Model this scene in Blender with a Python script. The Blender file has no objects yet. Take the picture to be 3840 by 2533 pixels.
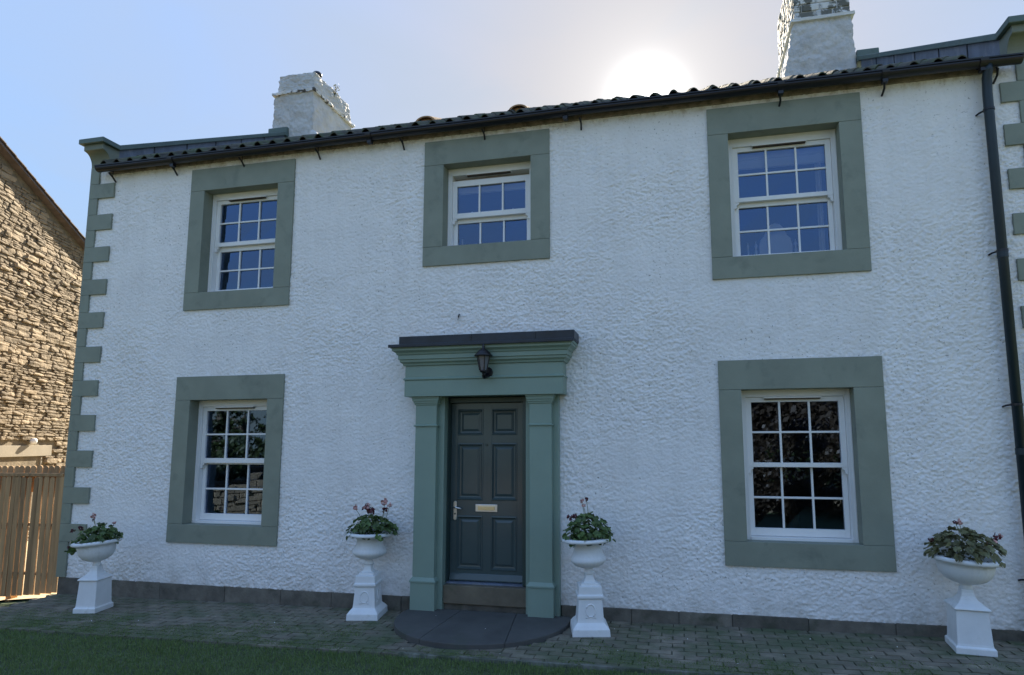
import bpy, bmesh, math, random
import numpy as np
from mathutils import Vector, Matrix, noise

random.seed(7)
rng = np.random.default_rng(11)
R = math.radians
scene = bpy.context.scene

# ------------------------------------------------------------------ camera
cam_d = bpy.data.cameras.new('camera')
cam = bpy.data.objects.new('camera', cam_d)
scene.collection.objects.link(cam)
scene.camera = cam
cam_d.sensor_width = 36.0
cam_d.lens = 2375.2 / 3840 * 36.0
cam_d.shift_x = -100.0 / 3840
cam_d.shift_y = 99.5 / 3840
cam_d.clip_start = 0.05
cam_d.clip_end = 2000
_a, _t, _r = 0.224779, 0.122795, -0.002354
_f = Vector((-math.sin(_a) * math.cos(_t), math.cos(_a) * math.cos(_t), math.sin(_t)))
_x = Vector((math.cos(_a), math.sin(_a), 0))
_u = _x.cross(_f)
_x2 = _x * math.cos(_r) + _u * math.sin(_r)
_u2 = -_x * math.sin(_r) + _u * math.cos(_r)
CAM = Vector((1.62842, -6.8, 1.69365))
M = Matrix((_x2, _u2, -_f)).transposed().to_4x4()
M.translation = CAM
cam.matrix_world = M

# ------------------------------------------------------------------ world, sun, exposure
SUN_DIR = Vector((-0.0378, 0.8725, 0.4872)).normalized()
world = bpy.data.worlds.new('World')
scene.world = world
world.use_nodes = True
nt = world.node_tree
nt.nodes.clear()
wo = nt.nodes.new('ShaderNodeOutputWorld')
bg = nt.nodes.new('ShaderNodeBackground')
sky = nt.nodes.new('ShaderNodeTexSky')
sky.sky_type = 'NISHITA'
sky.sun_disc = False
sky.sun_elevation = math.asin(SUN_DIR.z)
sky.sun_rotation = math.atan2(SUN_DIR.x, SUN_DIR.y)
sky.air_density = 1.0
sky.dust_density = 1.0
sky.ozone_density = 1.5
sky.altitude = 100
# soften the contrast of the sky by its brightness only, so that its blue stays
bw = nt.nodes.new('ShaderNodeRGBToBW')
nt.links.new(sky.outputs[0], bw.inputs[0])
pw = nt.nodes.new('ShaderNodeMath'); pw.operation = 'POWER'; pw.inputs[1].default_value = -0.94
nt.links.new(bw.outputs[0], pw.inputs[0])
hsv = nt.nodes.new('ShaderNodeVectorMath'); hsv.operation = 'SCALE'
tint = nt.nodes.new('ShaderNodeVectorMath'); tint.operation = 'MULTIPLY'; tint.inputs[1].default_value = (.925, .965, 1.01)
nt.links.new(sky.outputs[0], tint.inputs[0])
nt.links.new(tint.outputs[0], hsv.inputs[0]); nt.links.new(pw.outputs[0], hsv.inputs['Scale'])
# bright haze round the sun itself
tc = nt.nodes.new('ShaderNodeTexCoord')
dt = nt.nodes.new('ShaderNodeVectorMath'); dt.operation = 'DOT_PRODUCT'
dt.inputs[1].default_value = SUN_DIR
nt.links.new(tc.outputs['Generated'], dt.inputs[0])


def glow(power, gain, colr):
    p = nt.nodes.new('ShaderNodeMath'); p.operation = 'POWER'; p.use_clamp = False
    mx_ = nt.nodes.new('ShaderNodeMath'); mx_.operation = 'MAXIMUM'; mx_.inputs[1].default_value = 0
    nt.links.new(dt.outputs['Value'], mx_.inputs[0]); nt.links.new(mx_.outputs[0], p.inputs[0]); p.inputs[1].default_value = power
    q = nt.nodes.new('ShaderNodeVectorMath'); q.operation = 'SCALE'; q.inputs[0].default_value = tuple(c * gain for c in colr)
    nt.links.new(p.outputs[0], q.inputs['Scale'])
    return q.outputs[0]


# thin veil of high cloud
vm_ = nt.nodes.new('ShaderNodeMapping'); vm_.inputs['Scale'].default_value = (1.2, 1.2, 3.5); vm_.inputs['Rotation'].default_value = (.3, .5, .2)
nt.links.new(tc.outputs['Generated'], vm_.inputs[0])
vn = nt.nodes.new('ShaderNodeTexNoise'); vn.inputs['Scale'].default_value = 1.7; vn.inputs['Detail'].default_value = 6; vn.inputs['Roughness'].default_value = .55; vn.inputs['Distortion'].default_value = .6
nt.links.new(vm_.outputs[0], vn.inputs[0])
vr = nt.nodes.new('ShaderNodeMapRange'); vr.inputs[1].default_value = .42; vr.inputs[2].default_value = .75; vr.inputs[3].default_value = 0; vr.inputs[4].default_value = .6
nt.links.new(vn.outputs[0], vr.inputs[0])
vx = nt.nodes.new('ShaderNodeMix'); vx.data_type = 'RGBA'
nt.links.new(vr.outputs[0], vx.inputs[0]); nt.links.new(hsv.outputs[0], vx.inputs[6]); vx.inputs[7].default_value = (.86, 1.02, 1.24, 1)
acc = vx.outputs[2]
for args in ((1500, 4.5, (1, .99, .97)), (170, .42, (.95, .98, 1)), (12, .08, (.8, .95, 1.15))):
    ad = nt.nodes.new('ShaderNodeVectorMath'); ad.operation = 'ADD'
    nt.links.new(acc, ad.inputs[0]); nt.links.new(glow(*args), ad.inputs[1]); acc = ad.outputs[0]
nt.links.new(acc, bg.inputs[0])
bg.inputs[1].default_value = 0.15
nt.links.new(bg.outputs[0], wo.inputs[0])

sun_d = bpy.data.lights.new('sun', 'SUN')
sun_d.energy = 5.0
sun_d.angle = R(0.5)
sun_d.color = (1.0, 0.88, 0.70)
sun = bpy.data.objects.new('sun', sun_d)
scene.collection.objects.link(sun)
sun.rotation_euler = (-SUN_DIR).to_track_quat('-Z', 'Y').to_euler()

scene.view_settings.view_transform = 'Standard'
scene.view_settings.look = 'None'
scene.view_settings.gamma = 1.0
scene.view_settings.use_curve_mapping = False
scene.view_settings.exposure = 2.0

# ------------------------------------------------------------------ helpers
col = scene.collection


class MB:
    def __init__(s):
        s.v = []; s.f = []

    def quad(s, a, b, c, d):
        n = len(s.v); s.v += [a, b, c, d]; s.f.append((n, n + 1, n + 2, n + 3)); return s

    def tri(s, a, b, c):
        n = len(s.v); s.v += [a, b, c]; s.f.append((n, n + 1, n + 2)); return s

    def hexa(s, p):
        """p: 8 points, bottom loop 0-3 then top loop 4-7 (counter-clockwise from above)"""
        n = len(s.v); s.v += [tuple(q) for q in p]
        for f in ((3, 2, 1, 0), (4, 5, 6, 7), (0, 1, 5, 4), (1, 2, 6, 5), (2, 3, 7, 6), (3, 0, 4, 7)):
            s.f.append(tuple(n + i for i in f))
        return s

    def box(s, x0, x1, y0, y1, z0, z1):
        return s.hexa([(x0, y0, z0), (x1, y0, z0), (x1, y1, z0), (x0, y1, z0),
                       (x0, y0, z1), (x1, y0, z1), (x1, y1, z1), (x0, y1, z1)])

    def frustum(s, b, t, z0, z1):
        """b,t = (x0,x1,y0,y1)"""
        return s.hexa([(b[0], b[2], z0), (b[1], b[2], z0), (b[1], b[3], z0), (b[0], b[3], z0),
                       (t[0], t[2], z1), (t[1], t[2], z1), (t[1], t[3], z1), (t[0], t[3], z1)])

    def prism(s, prof, axis, a0, a1):
        """extrude a closed profile of (p,q) points; axis 'x' -> (y,z), 'y' -> (x,z), 'z' -> (x,y)"""
        def pt(p, q, a):
            return {'x': (a, p, q), 'y': (p, a, q), 'z': (p, q, a)}[axis]
        n = len(s.v); k = len(prof)
        s.v += [pt(p, q, a0) for p, q in prof] + [pt(p, q, a1) for p, q in prof]
        s.f.append(tuple(n + i for i in range(k))[::-1]); s.f.append(tuple(n + k + i for i in range(k)))
        for i in range(k):
            j = (i + 1) % k
            s.f.append((n + i, n + j, n + k + j, n + k + i))
        return s

    def tube(s, pts, r, seg=8, caps=True):
        pts = [Vector(p) for p in pts]; n0 = len(s.v)
        rr = r if isinstance(r, (list, tuple)) else [r] * len(pts)
        for i, p in enumerate(pts):
            d = (pts[min(i + 1, len(pts) - 1)] - pts[max(i - 1, 0)]).normalized()
            a = d.orthogonal().normalized() if abs(d.z) > .9 else d.cross(Vector((0, 0, 1))).normalized()
            b = d.cross(a).normalized()
            for k in range(seg):
                t = 2 * math.pi * k / seg
                s.v.append(tuple(p + a * math.cos(t) * rr[i] + b * math.sin(t) * rr[i]))
        for i in range(len(pts) - 1):
            for k in range(seg):
                k2 = (k + 1) % seg
                s.f.append((n0 + i * seg + k, n0 + i * seg + k2, n0 + (i + 1) * seg + k2, n0 + (i + 1) * seg + k))
        if caps:
            s.f.append(tuple(n0 + k for k in range(seg))[::-1])
            s.f.append(tuple(n0 + (len(pts) - 1) * seg + k for k in range(seg)))
        return s

    def lathe(s, prof, seg=32, c=(0, 0), rfun=None):
        """prof: (r,z) list"""
        n0 = len(s.v)
        for i, (r, z) in enumerate(prof):
            for k in range(seg):
                t = 2 * math.pi * k / seg
                q = r * (rfun(i, t) if rfun else 1)
                s.v.append((c[0] + q * math.cos(t), c[1] + q * math.sin(t), z))
        for i in range(len(prof) - 1):
            for k in range(seg):
                k2 = (k + 1) % seg
                s.f.append((n0 + i * seg + k, n0 + i * seg + k2, n0 + (i + 1) * seg + k2, n0 + (i + 1) * seg + k))
        s.f.append(tuple(n0 + k for k in range(seg))[::-1])
        s.f.append(tuple(n0 + (len(prof) - 1) * seg + k for k in range(seg)))
        return s

    def build(s, name, mat, parent=None, smooth=False, bevel=0, loc=None, fix=True):
        me = bpy.data.meshes.new(name)
        me.from_pydata([tuple(v) for v in s.v], [], s.f)
        if fix:
            bm = bmesh.new(); bm.from_mesh(me)
            bmesh.ops.recalc_face_normals(bm, faces=bm.faces); bm.to_mesh(me); bm.free()
        me.materials.append(mat)
        o = bpy.data.objects.new(name, me); col.objects.link(o)
        if parent is not None: o.parent = parent
        if loc is not None: o.location = loc
        if smooth:
            for p in me.polygons: p.use_smooth = True
        if bevel:
            b = o.modifiers.new('bevel', 'BEVEL'); b.width = bevel; b.segments = 2; b.limit_method = 'ANGLE'; b.angle_limit = R(35)
        return o


def empty(name, loc=(0, 0, 0)):
    o = bpy.data.objects.new(name, None); col.objects.link(o); o.location = loc
    o.empty_display_size = .1
    return o


def tag(o, label=None, cat=None, group=None, kind=None):
    if label: o['label'] = label
    if cat: o['category'] = cat
    if group: o['group'] = group
    if kind: o['kind'] = kind
    return o


def inst(src, parent, loc, rot=(0, 0, 0), scl=(1, 1, 1)):
    o = src.copy(); col.objects.link(o); o.parent = parent
    o.location = loc; o.rotation_euler = rot; o.scale = scl
    return o


class NB:
    def __init__(s, name):
        s.m = bpy.data.materials.new(name); s.m.use_nodes = True
        s.t = s.m.node_tree; s.n = s.t.nodes; s.b = s.n['Principled BSDF']; s.o = s.n['Material Output']

    def new(s, t, **k):
        n = s.n.new(t)
        for a, v in k.items(): setattr(n, a, v)
        return n

    def link(s, a, b): s.t.links.new(a, b)

    def pos(s, world_space=True, scale=(1, 1, 1)):
        if world_space:
            g = s.new('ShaderNodeNewGeometry'); out = g.outputs['Position']
        else:
            g = s.new('ShaderNodeTexCoord'); out = g.outputs['Object']
        mp = s.new('ShaderNodeMapping'); mp.inputs['Scale'].default_value = scale
        s.link(out, mp.inputs[0]); return mp.outputs[0]

    def noise(s, vec, scale, detail=4, rough=.55, dist=0):
        n = s.new('ShaderNodeTexNoise'); n.inputs['Scale'].default_value = scale
        n.inputs['Detail'].default_value = detail; n.inputs['Roughness'].default_value = rough
        n.inputs['Distortion'].default_value = dist
        s.link(vec, n.inputs['Vector']); return n.outputs[0]

    def ramp(s, fac, stops, interp='LINEAR'):
        r = s.new('ShaderNodeValToRGB'); r.color_ramp.interpolation = interp
        e = r.color_ramp.elements
        while len(e) < len(stops): e.new(.5)
        for i, (p, c) in enumerate(stops):
            e[i].position = p; e[i].color = (*c, 1) if len(c) == 3 else c
        s.link(fac, r.inputs[0]); return r.outputs[0]

    def mix(s, fac, a, b, mode='MIX'):
        m = s.new('ShaderNodeMix', data_type='RGBA', blend_type=mode)
        for sock, v in ((m.inputs[0], fac), (m.inputs[6], a), (m.inputs[7], b)):
            if isinstance(v, (int, float)): sock.default_value = v
            elif isinstance(v, tuple): sock.default_value = (*v, 1)
            else: s.link(v, sock)
        return m.outputs[2]

    def bump(s, h, strength=.3, dist=.01, prev=None):
        b = s.new('ShaderNodeBump'); b.inputs['Strength'].default_value = strength
        b.inputs['Distance'].default_value = dist; s.link(h, b.inputs['Height'])
        if prev is not None: s.link(prev, b.inputs['Normal'])
        s.link(b.outputs[0], s.b.inputs['Normal']); return b.outputs[0]


def mat(name, base, rough=.6, var=.25, vs=3.0, bs=0, bd=.004, bscale=40, rnd=0, metal=0, spec=.5, dirt=None, dirt_s=1.5, dirt_lo=.55, dirt_hi=.75, wspace=True, stretch=(1, 1, 1)):
    """painted / stone / timber surface: base colour with patchy variation, optional dirt patches, bump"""
    k = NB(name)
    p = k.pos(wspace, stretch)
    n1 = k.noise(p, vs, 6, .6)
    lo = tuple(c * (1 - var) for c in base); hi = tuple(min(1, c * (1 + var)) for c in base)
    c = k.ramp(n1, [(.3, lo), (.7, hi)])
    if rnd:
        oi = k.new('ShaderNodeObjectInfo')
        rr = k.ramp(oi.outputs['Random'], [(0, (1 - rnd,) * 3), (1, (1 + rnd,) * 3)])
        c = k.mix(1.0, c, rr, 'MULTIPLY')
    if dirt:
        n2 = k.noise(p, dirt_s, 8, .65, .3)
        f = k.ramp(n2, [(dirt_lo, (0, 0, 0)), (dirt_hi, (1, 1, 1))])
        c = k.mix(f, c, dirt)
    k.link(c, k.b.inputs['Base Color'])
    k.b.inputs['Roughness'].default_value = rough
    k.b.inputs['Metallic'].default_value = metal
    k.b.inputs['Specular IOR Level'].default_value = spec
    if bs:
        k.bump(k.noise(p, bscale, 6, .6), bs, bd)
    return k.m


# ------------------------------------------------------------------ materials
def roughcast_mat():
    k = NB('white_roughcast')
    p = k.pos(True, (1, 1, 1.15))
    a = k.noise(p, 2.0, 5, .6)
    c = k.ramp(a, [(.3, (.79, .78, .775)), (.7, (.86, .85, .84))])
    stk = k.ramp(k.noise(k.pos(True, (7, 7, .45)), 1.0, 5, .6), [(.32, (.955, .95, .94)), (.6, (1, 1, 1))])
    c = k.mix(1.0, c, stk, 'MULTIPLY')
    pit_shade = k.noise(p, 34, 3, .5)
    pf = k.ramp(pit_shade, [(.64, (0, 0, 0)), (.70, (1, 1, 1))])
    wide = k.ramp(k.noise(p, .9, 3, .5), [(.38, (.15, .15, .15)), (.60, (1, 1, 1))])
    c = k.mix(k.mix(1.0, pf, wide, 'MULTIPLY'), c, (.34, .33, .31))  # shade of the render's pits put into the colour as dark specks
    # brown weathering just below the gutter and splash dirt low down
    g = k.new('ShaderNodeNewGeometry'); sp = k.new('ShaderNodeSeparateXYZ'); k.link(g.outputs['Position'], sp.inputs[0])
    mr = k.new('ShaderNodeMapRange'); mr.inputs[1].default_value = 5.24; mr.inputs[2].default_value = 5.34; k.link(sp.outputs[2], mr.inputs[0])
    st = k.ramp(k.noise(k.pos(True, (1, 1, .6)), 9, 5, .7), [(.46, (0, 0, 0)), (.70, (.8, .8, .8))])
    c = k.mix(k.mix(1.0, mr.outputs[0], st, 'MULTIPLY'), c, (.42, .34, .25))
    ml = k.new('ShaderNodeMapRange'); ml.inputs[1].default_value = .35; ml.inputs[2].default_value = -.02; k.link(sp.outputs[2], ml.inputs[0])
    st2 = k.ramp(k.noise(p, 5, 6, .7), [(.4, (0, 0, 0)), (.7, (.7, .7, .7))])
    c = k.mix(k.mix(1.0, ml.outputs[0], st2, 'MULTIPLY'), c, (.40, .38, .33))
    k.link(c, k.b.inputs['Base Color'])
    k.b.inputs['Roughness'].default_value = .75
    k.b.inputs['Specular IOR Level'].default_value = .35
    b1 = k.bump(k.noise(p, 42, 4, .6, .6), .8, .007)
    k.bump(k.noise(p, 130, 3, .6), .35, .004, b1)
    return k.m


M_wall = roughcast_mat()
M_trim = mat('sage_green_paint', (.225, .250, .200), .6, .10, 2.5, .35, .004, 45, dirt=(.15, .17, .14), dirt_s=3)
M_case = mat('teal_green_paint', (.215, .300, .252), .45, .06, 2, .12, .002, 50)
M_white = mat('white_paint', (.80, .80, .79), .35, .03, 2)
M_urn = mat('white_urn_paint', (.74, .76, .77), .55, .06, 6, .3, .003, 70, dirt=(.42, .44, .40), dirt_s=5, dirt_lo=.58, dirt_hi=.8, wspace=False)
M_door = mat('dark_green_door_gloss', (.065, .092, .094), .2, .1, 2, .08, .002, 12)
M_frame = mat('dark_green_frame', (.028, .055, .052), .35, .1, 3)
M_black = mat('black_gutter_paint', (.007, .007, .011), .38, .2, 6, .1, .002, 30)
M_pipe = mat('blue_black_pipe_paint', (.008, .020, .028), .45, .2, 4)
M_lead = mat('blue_grey_lead', (.12, .15, .21), .5, .35, 5, .3, .006, 12, dirt=(.32, .33, .36), dirt_s=4, stretch=(1, 1, .4))
M_leadd = mat('dark_lead', (.010, .015, .026), .38, .4, 5, .5, .01, 9)
M_plinth = mat('brown_plinth_stone', (.125, .115, .095), .85, .4, 5, .6, .012, 22, rnd=.3, dirt=(.05, .06, .035), dirt_s=3)
M_step = mat('weathered_step_stone', (.14, .12, .085), .8, .25, 4, .4, .006, 30, dirt=(.07, .075, .045), dirt_s=3)
M_slab = mat('grey_slab_stone', (.082, .082, .078), .85, .2, 3, .4, .006, 25, rnd=.12, dirt=(.06, .07, .055), dirt_s=2.5)
M_coping = mat('green_coping_paint', (.10, .145, .135), .6, .15, 4, .3, .004, 40, dirt=(.06, .07, .05), dirt_s=4)
M_kneel = mat('olive_kneeler_paint', (.17, .19, .15), .6, .12, 3, .3, .004, 40)
M_tile = mat('mossy_clay_pantile', (.060, .055, .040), .85, .4, 9, .5, .006, 60, rnd=.35, dirt=(.055, .08, .030), dirt_s=6, dirt_lo=.45, dirt_hi=.65)
M_vent = mat('orange_clay', (.36, .20, .09), .8, .25, 12, .4, .005, 60, dirt=(.10, .11, .06), dirt_s=9)
M_chim = mat('white_painted_stone', (.54, .53, .52), .8, .14, 3, .9, .03, 11, dirt=(.26, .25, .23), dirt_s=14, dirt_lo=.66, dirt_hi=.72)
M_block = mat('flaking_block', (.62, .62, .61), .8, .12, 3, .6, .01, 30, rnd=.1, dirt=(.13, .13, .11), dirt_s=5.5, dirt_lo=.44, dirt_hi=.50)
M_chip = mat('chipped_white_course', (.66, .65, .64), .8, .1, 4, .4, .006, 30, dirt=(.08, .07, .06), dirt_s=7, dirt_lo=.52, dirt_hi=.56)
M_mortar = mat('painted_mortar', (.66, .66, .66), .8, .1, 4, .4, .006, 30)
M_soffit = mat('stained_mortar_bed', (.22, .185, .14), .9, .5, 11, .6, .01, 25, dirt=(.4, .34, .25), dirt_s=9)
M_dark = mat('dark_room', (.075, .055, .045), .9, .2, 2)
M_floorb = mat('brown_room_floor', (.05, .035, .025), .8, .2, 2)
M_blind = mat('pale_blind_cloth', (.75, .74, .72), .8, .04, 5)
M_chrome = mat('polished_chrome', (.80, .80, .80), .34, .05, 6, metal=1)
M_brass = mat('pale_brass', (.80, .68, .46), .34, .05, 6, metal=1)
M_path = mat('sandy_path', (.45, .36, .22), .95, .2, 5, .5, .01, 40)
M_wood = mat('weathered_fence_timber', (.36, .215, .10), .8, .3, 3, .5, .004, 30, rnd=.25, stretch=(6, 6, .5))
M_nstone = mat('sandstone_rubble', (.24, .185, .12), .9, .3, 5, .7, .02, 16, rnd=.30, dirt=(.20, .16, .11), dirt_s=2.5, dirt_lo=.55, dirt_hi=.75)
M_nmort = mat('rubble_mortar', (.17, .135, .09), .95, .3, 5, .7, .02, 16)
M_dressed = mat('dressed_sandstone', (.26, .225, .17), .85, .12, 3, .4, .006, 30)
M_ntile = mat('red_brown_verge_tile', (.11, .085, .08), .85, .3, 6, .4, .01, 30, rnd=.2)
M_soil = mat('dark_soil', (.06, .08, .035), .95, .4, 6, .6, .02, 15)
M_paver = mat('mossy_brick_paver', (.175, .155, .118), .85, .35, 7, .6, .006, 45, rnd=.2, dirt=(.085, .105, .055), dirt_s=2.2, dirt_lo=.42, dirt_hi=.62)
M_pave_bed = mat('moss_joint_bed', (.065, .078, .048), .95, .4, 8, .7, .01, 40)
M_edge = mat('pale_edging_stone', (.19, .19, .165), .85, .3, 6, .5, .006, 30, rnd=.2, dirt=(.05, .065, .035), dirt_s=4, dirt_lo=.4, dirt_hi=.6)
M_bark = mat('bark', (.09, .07, .05), .9, .3, 8, .7, .02, 20)
M_drive = mat('lawn_ground', (.045, .07, .022), .95, .3, 1.5, .6, .02, 20)
M_gravel = mat('bounce_gravel', (.50, .46, .40), .95, .15, 9, .6, .01, 60)
M_pink = mat('pink_petals', (.55, .30, .27), .7, .25, 60, rnd=.2)
M_dred = mat('dark_red_petals', (.09, .015, .022), .7, .3, 60, rnd=.2)
M_stalk = mat('flower_stalk', (.16, .17, .08), .7, .2, 20)


def leaf_mat(name, a, b, trans=.3):
    k = NB(name)
    oi = k.new('ShaderNodeObjectInfo')
    g = k.noise(k.pos(True), 30, 2)
    c = k.ramp(g, [(.3, a), (.7, b)])
    rr = k.ramp(oi.outputs['Random'], [(0, (.6,) * 3), (1, (1.35,) * 3)])
    c = k.mix(1.0, c, rr, 'MULTIPLY')
    k.link(c, k.b.inputs['Base Color']); k.b.inputs['Roughness'].default_value = .5
    tr = k.new('ShaderNodeBsdfTranslucent'); k.link(c, tr.inputs[0])
    mx = k.new('ShaderNodeMixShader'); mx.inputs[0].default_value = trans
    k.link(k.b.outputs[0], mx.inputs[1]); k.link(tr.outputs[0], mx.inputs[2]); k.link(mx.outputs[0], k.o.inputs[0])
    return k.m


M_leaf = leaf_mat('geranium_leaf', (.05, .10, .028), (.15, .22, .07))
M_leafb = leaf_mat('brownish_leaf', (.11, .12, .05), (.22, .21, .10))
M_leafd = leaf_mat('tree_leaf', (.02, .035, .01), (.06, .08, .025))
M_leafr = leaf_mat('russet_leaf', (.03, .02, .012), (.07, .05, .03))
M_grass = leaf_mat('grass_blade', (.105, .165, .05), (.18, .25, .085))
M_yell = leaf_mat('yellow_weed', (.20, .16, .03), (.12, .16, .05))


def glass_mat():
    k = NB('window_glass')
    k.n.remove(k.b)
    tr = k.new('ShaderNodeBsdfTransparent'); tr.inputs[0].default_value = (.86, .90, .92, 1)
    gl = k.new('ShaderNodeBsdfGlossy'); gl.inputs['Roughness'].default_value = .015; gl.inputs[0].default_value = (.40, .60, 1, 1)
    fr = k.new('ShaderNodeFresnel'); fr.inputs[0].default_value = 2.5
    bp = k.new('ShaderNodeBump'); bp.inputs['Strength'].default_value = .05; bp.inputs['Distance'].default_value = .01
    k.link(k.noise(k.pos(True), 2.5, 2, .5), bp.inputs['Height'])
    k.link(bp.outputs[0], gl.inputs['Normal'])
    mx = k.new('ShaderNodeMixShader'); k.link(fr.outputs[0], mx.inputs[0])
    k.link(tr.outputs[0], mx.inputs[1]); k.link(gl.outputs[0], mx.inputs[2]); k.link(mx.outputs[0], k.o.inputs[0])
    return k.m


M_glass = glass_mat()
kf = NB('frosted_lamp_glass'); kf.b.inputs['Base Color'].default_value = (.14, .15, .17, 1); kf.b.inputs['Roughness'].default_value = .25
M_frost = kf.m

# ------------------------------------------------------------------ ground
def gz(x):
    if x < -6.15: return -.2096 + max(x + 6.15, -1.3) * .10
    return -.145 + .0105 * min(x, 12)


GX = [-300, -60, -20, -9, -7.6, -7.45, -6.9, -6.5, -6.15, -5, -3, 0, 3, 6, 12, 60, 300]
GY = [-300, -60, -20, -8, -4, -1.33, 0, 6, 20, 60, 300]


def sheet(name, xs, ys, dz, m):
    b = MB()
    for i in range(len(xs) - 1):
        for j in range(len(ys) - 1):
            b.quad((xs[i], ys[j], gz(xs[i]) + dz), (xs[i + 1], ys[j], gz(xs[i + 1]) + dz),
                   (xs[i + 1], ys[j + 1], gz(xs[i + 1]) + dz), (xs[i], ys[j + 1], gz(xs[i]) + dz))
    return b.build(name, m, fix=False)


tag(sheet('ground', GX, GY, -.05, M_drive), 'wide green ground carrying the house and the garden', kind='structure')
tag(sheet('bounce_forecourt', [-60, -20, -8, 0, 12, 60], [-16, -11.0], -.03, M_gravel), 'added unseen pale gravel between garden wall and hedge, bouncing sun onto the house front', kind='structure')  # unseen ground added and kept pale to bounce sunlight onto the shaded front
tag(sheet('soil', [-9, -7.6, -7.45, -6.9, -6.5, -6.15, -5, -3, 0, 3, 6, 9], [-6, -1.37], -.022, M_soil), 'dark earth under the lawn in front of the paving', kind='structure')
paving = tag(sheet('paving', [-6.3, -5, -3, 0, 3, 6, 9], [-1.34, .0], -.012, M_pave_bed), 'mossy brick paved strip along the foot of the white house', kind='structure')

# pavers: running bond, a brick 0.2 x 0.1
pm = []
for q in range(6):
    bm = bmesh.new(); bmesh.ops.create_cube(bm, size=1)
    for v in bm.verts:
        v.co.x += random.uniform(-.015, .015); v.co.y += random.uniform(-.03, .03); v.co.z += random.uniform(-.04, .04)
        if v.co.z > 0: v.co.x *= .97; v.co.y *= .94
    me = bpy.data.meshes.new('paver'); bm.to_mesh(me); bm.free(); me.materials.append(M_paver); pm.append(me)
SC = Vector((-.46, -.26))
cells = []
ny = 0
y = -.055
while y > -1.33:
    x = -6.2 + (.105 if ny % 2 else 0)
    while x < 6.2:
        if (Vector((x, y)) - SC).length > .86:
            cells.append((x, y))
        x += .21
    y -= .106; ny += 1
cells.sort(key=lambda c: (Vector((c[0], c[1], gz(c[0]))) - CAM).length)
rest = MB()
for i, (x, y) in enumerate(cells):
    dz = random.uniform(-.0025, .0025)
    if i < 300:
        o = bpy.data.objects.new('paver', pm[i % 6]); col.objects.link(o); o.parent = paving
        o.location = (x, y, gz(x) - .022 + dz); o.scale = (.202, .099, .045)
        o.rotation_euler = (random.uniform(-.015, .015), random.uniform(-.012, .012), random.uniform(-.01, .01))
    else:
        rest.frustum((x - .101, x + .101, y - .0495, y + .0495), (x - .096, x + .096, y - .045, y + .045), gz(x) - .045, gz(x) + dz)
rest.build('far_pavers', M_paver, paving)['kind'] = 'stuff'
x = -.9
while x < 6.3:
    L = random.uniform(.5, .75)
    b = MB().frustum((x + .006, x + L - .006, -1.385, -1.338), (x + .012, x + L - .012, -1.378, -1.344), gz(x) - .06, gz(x) + .010)
    o = b.build('edging_stone', M_edge, paving, bevel=.004)
    x += L

# lawn blades
def in_lawn(x, y):
    lim = -1.40 + .05 * noise.noise(Vector((x * 2.1, 0, 3)))
    if x < -.7:
        k = min(1, (-.7 - x) / 2.5)
        lim += k * (.10 + .20 * noise.noise(Vector((x * 1.3, 7, 3))) + .30 * noise.noise(Vector((x * 3.1, y * 5, 1))) + random.gauss(0, .10))
    return y < lim


V = []; F = []
cnt = 0
while cnt < 115000:
    x = random.uniform(-8.0, 5.6); y = -.95 - random.random() ** 1.2 * 2.4
    if not in_lawn(x, y): continue
    dx = x - CAM.x; dy = y - CAM.y
    if dy < 2.6: continue
    h = random.uniform(.018, .042) * (1 + .5 * noise.noise(Vector((x * 1.5, y * 3, 0))))
    a = random.uniform(0, 6.283); w = random.uniform(.0025, .0045); t = random.uniform(0, .022); ta = random.uniform(0, 6.283)
    z = gz(x) - .024
    n = len(V)
    ca, sa = math.cos(a) * w, math.sin(a) * w
    V += [(x - ca, y - sa, z), (x + ca, y + sa, z), (x + t * math.cos(ta), y + t * math.sin(ta), z + h)]
    F.append((n, n + 1, n + 2)); cnt += 1
me = bpy.data.meshes.new('lawn_grass'); me.from_pydata(V, [], F); me.materials.append(M_grass)
go = bpy.data.objects.new('lawn_grass', me); col.objects.link(go)
tag(go, 'short dark green lawn grass in front of the paving', 'grass', kind='stuff')
# moss tufts and thin grass growing over the paving
V = []; F = []
for i in range(90000):
    x = random.uniform(-6.3, 5.5); y = -1.36 + abs(random.gauss(0, .42))
    if y > -.1: continue
    if noise.noise(Vector((x * 1.7, y * 3.1, 5))) + (-(y + 1.05)) * .5 + (.22 if x < -1.5 else .04) < .0: continue
    if (Vector((x, y)) - SC).length < .93: continue
    h = random.uniform(.006, .018); a = random.uniform(0, 6.283); w = random.uniform(.002, .005); z = gz(x) - .006
    n = len(V); ca, sa = math.cos(a) * w, math.sin(a) * w
    V += [(x - ca, y - sa, z), (x + ca, y + sa, z), (x + random.uniform(-.012, .012), y + random.uniform(-.012, .012), z + h)]
    F.append((n, n + 1, n + 2))
me = bpy.data.meshes.new('moss'); me.from_pydata(V, [], F); me.materials.append(M_grass)
mo = bpy.data.objects.new('moss', me); col.objects.link(mo)
tag(mo, 'moss and thin grass creeping over the edge of the brick paving', 'moss', kind='stuff')
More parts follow.
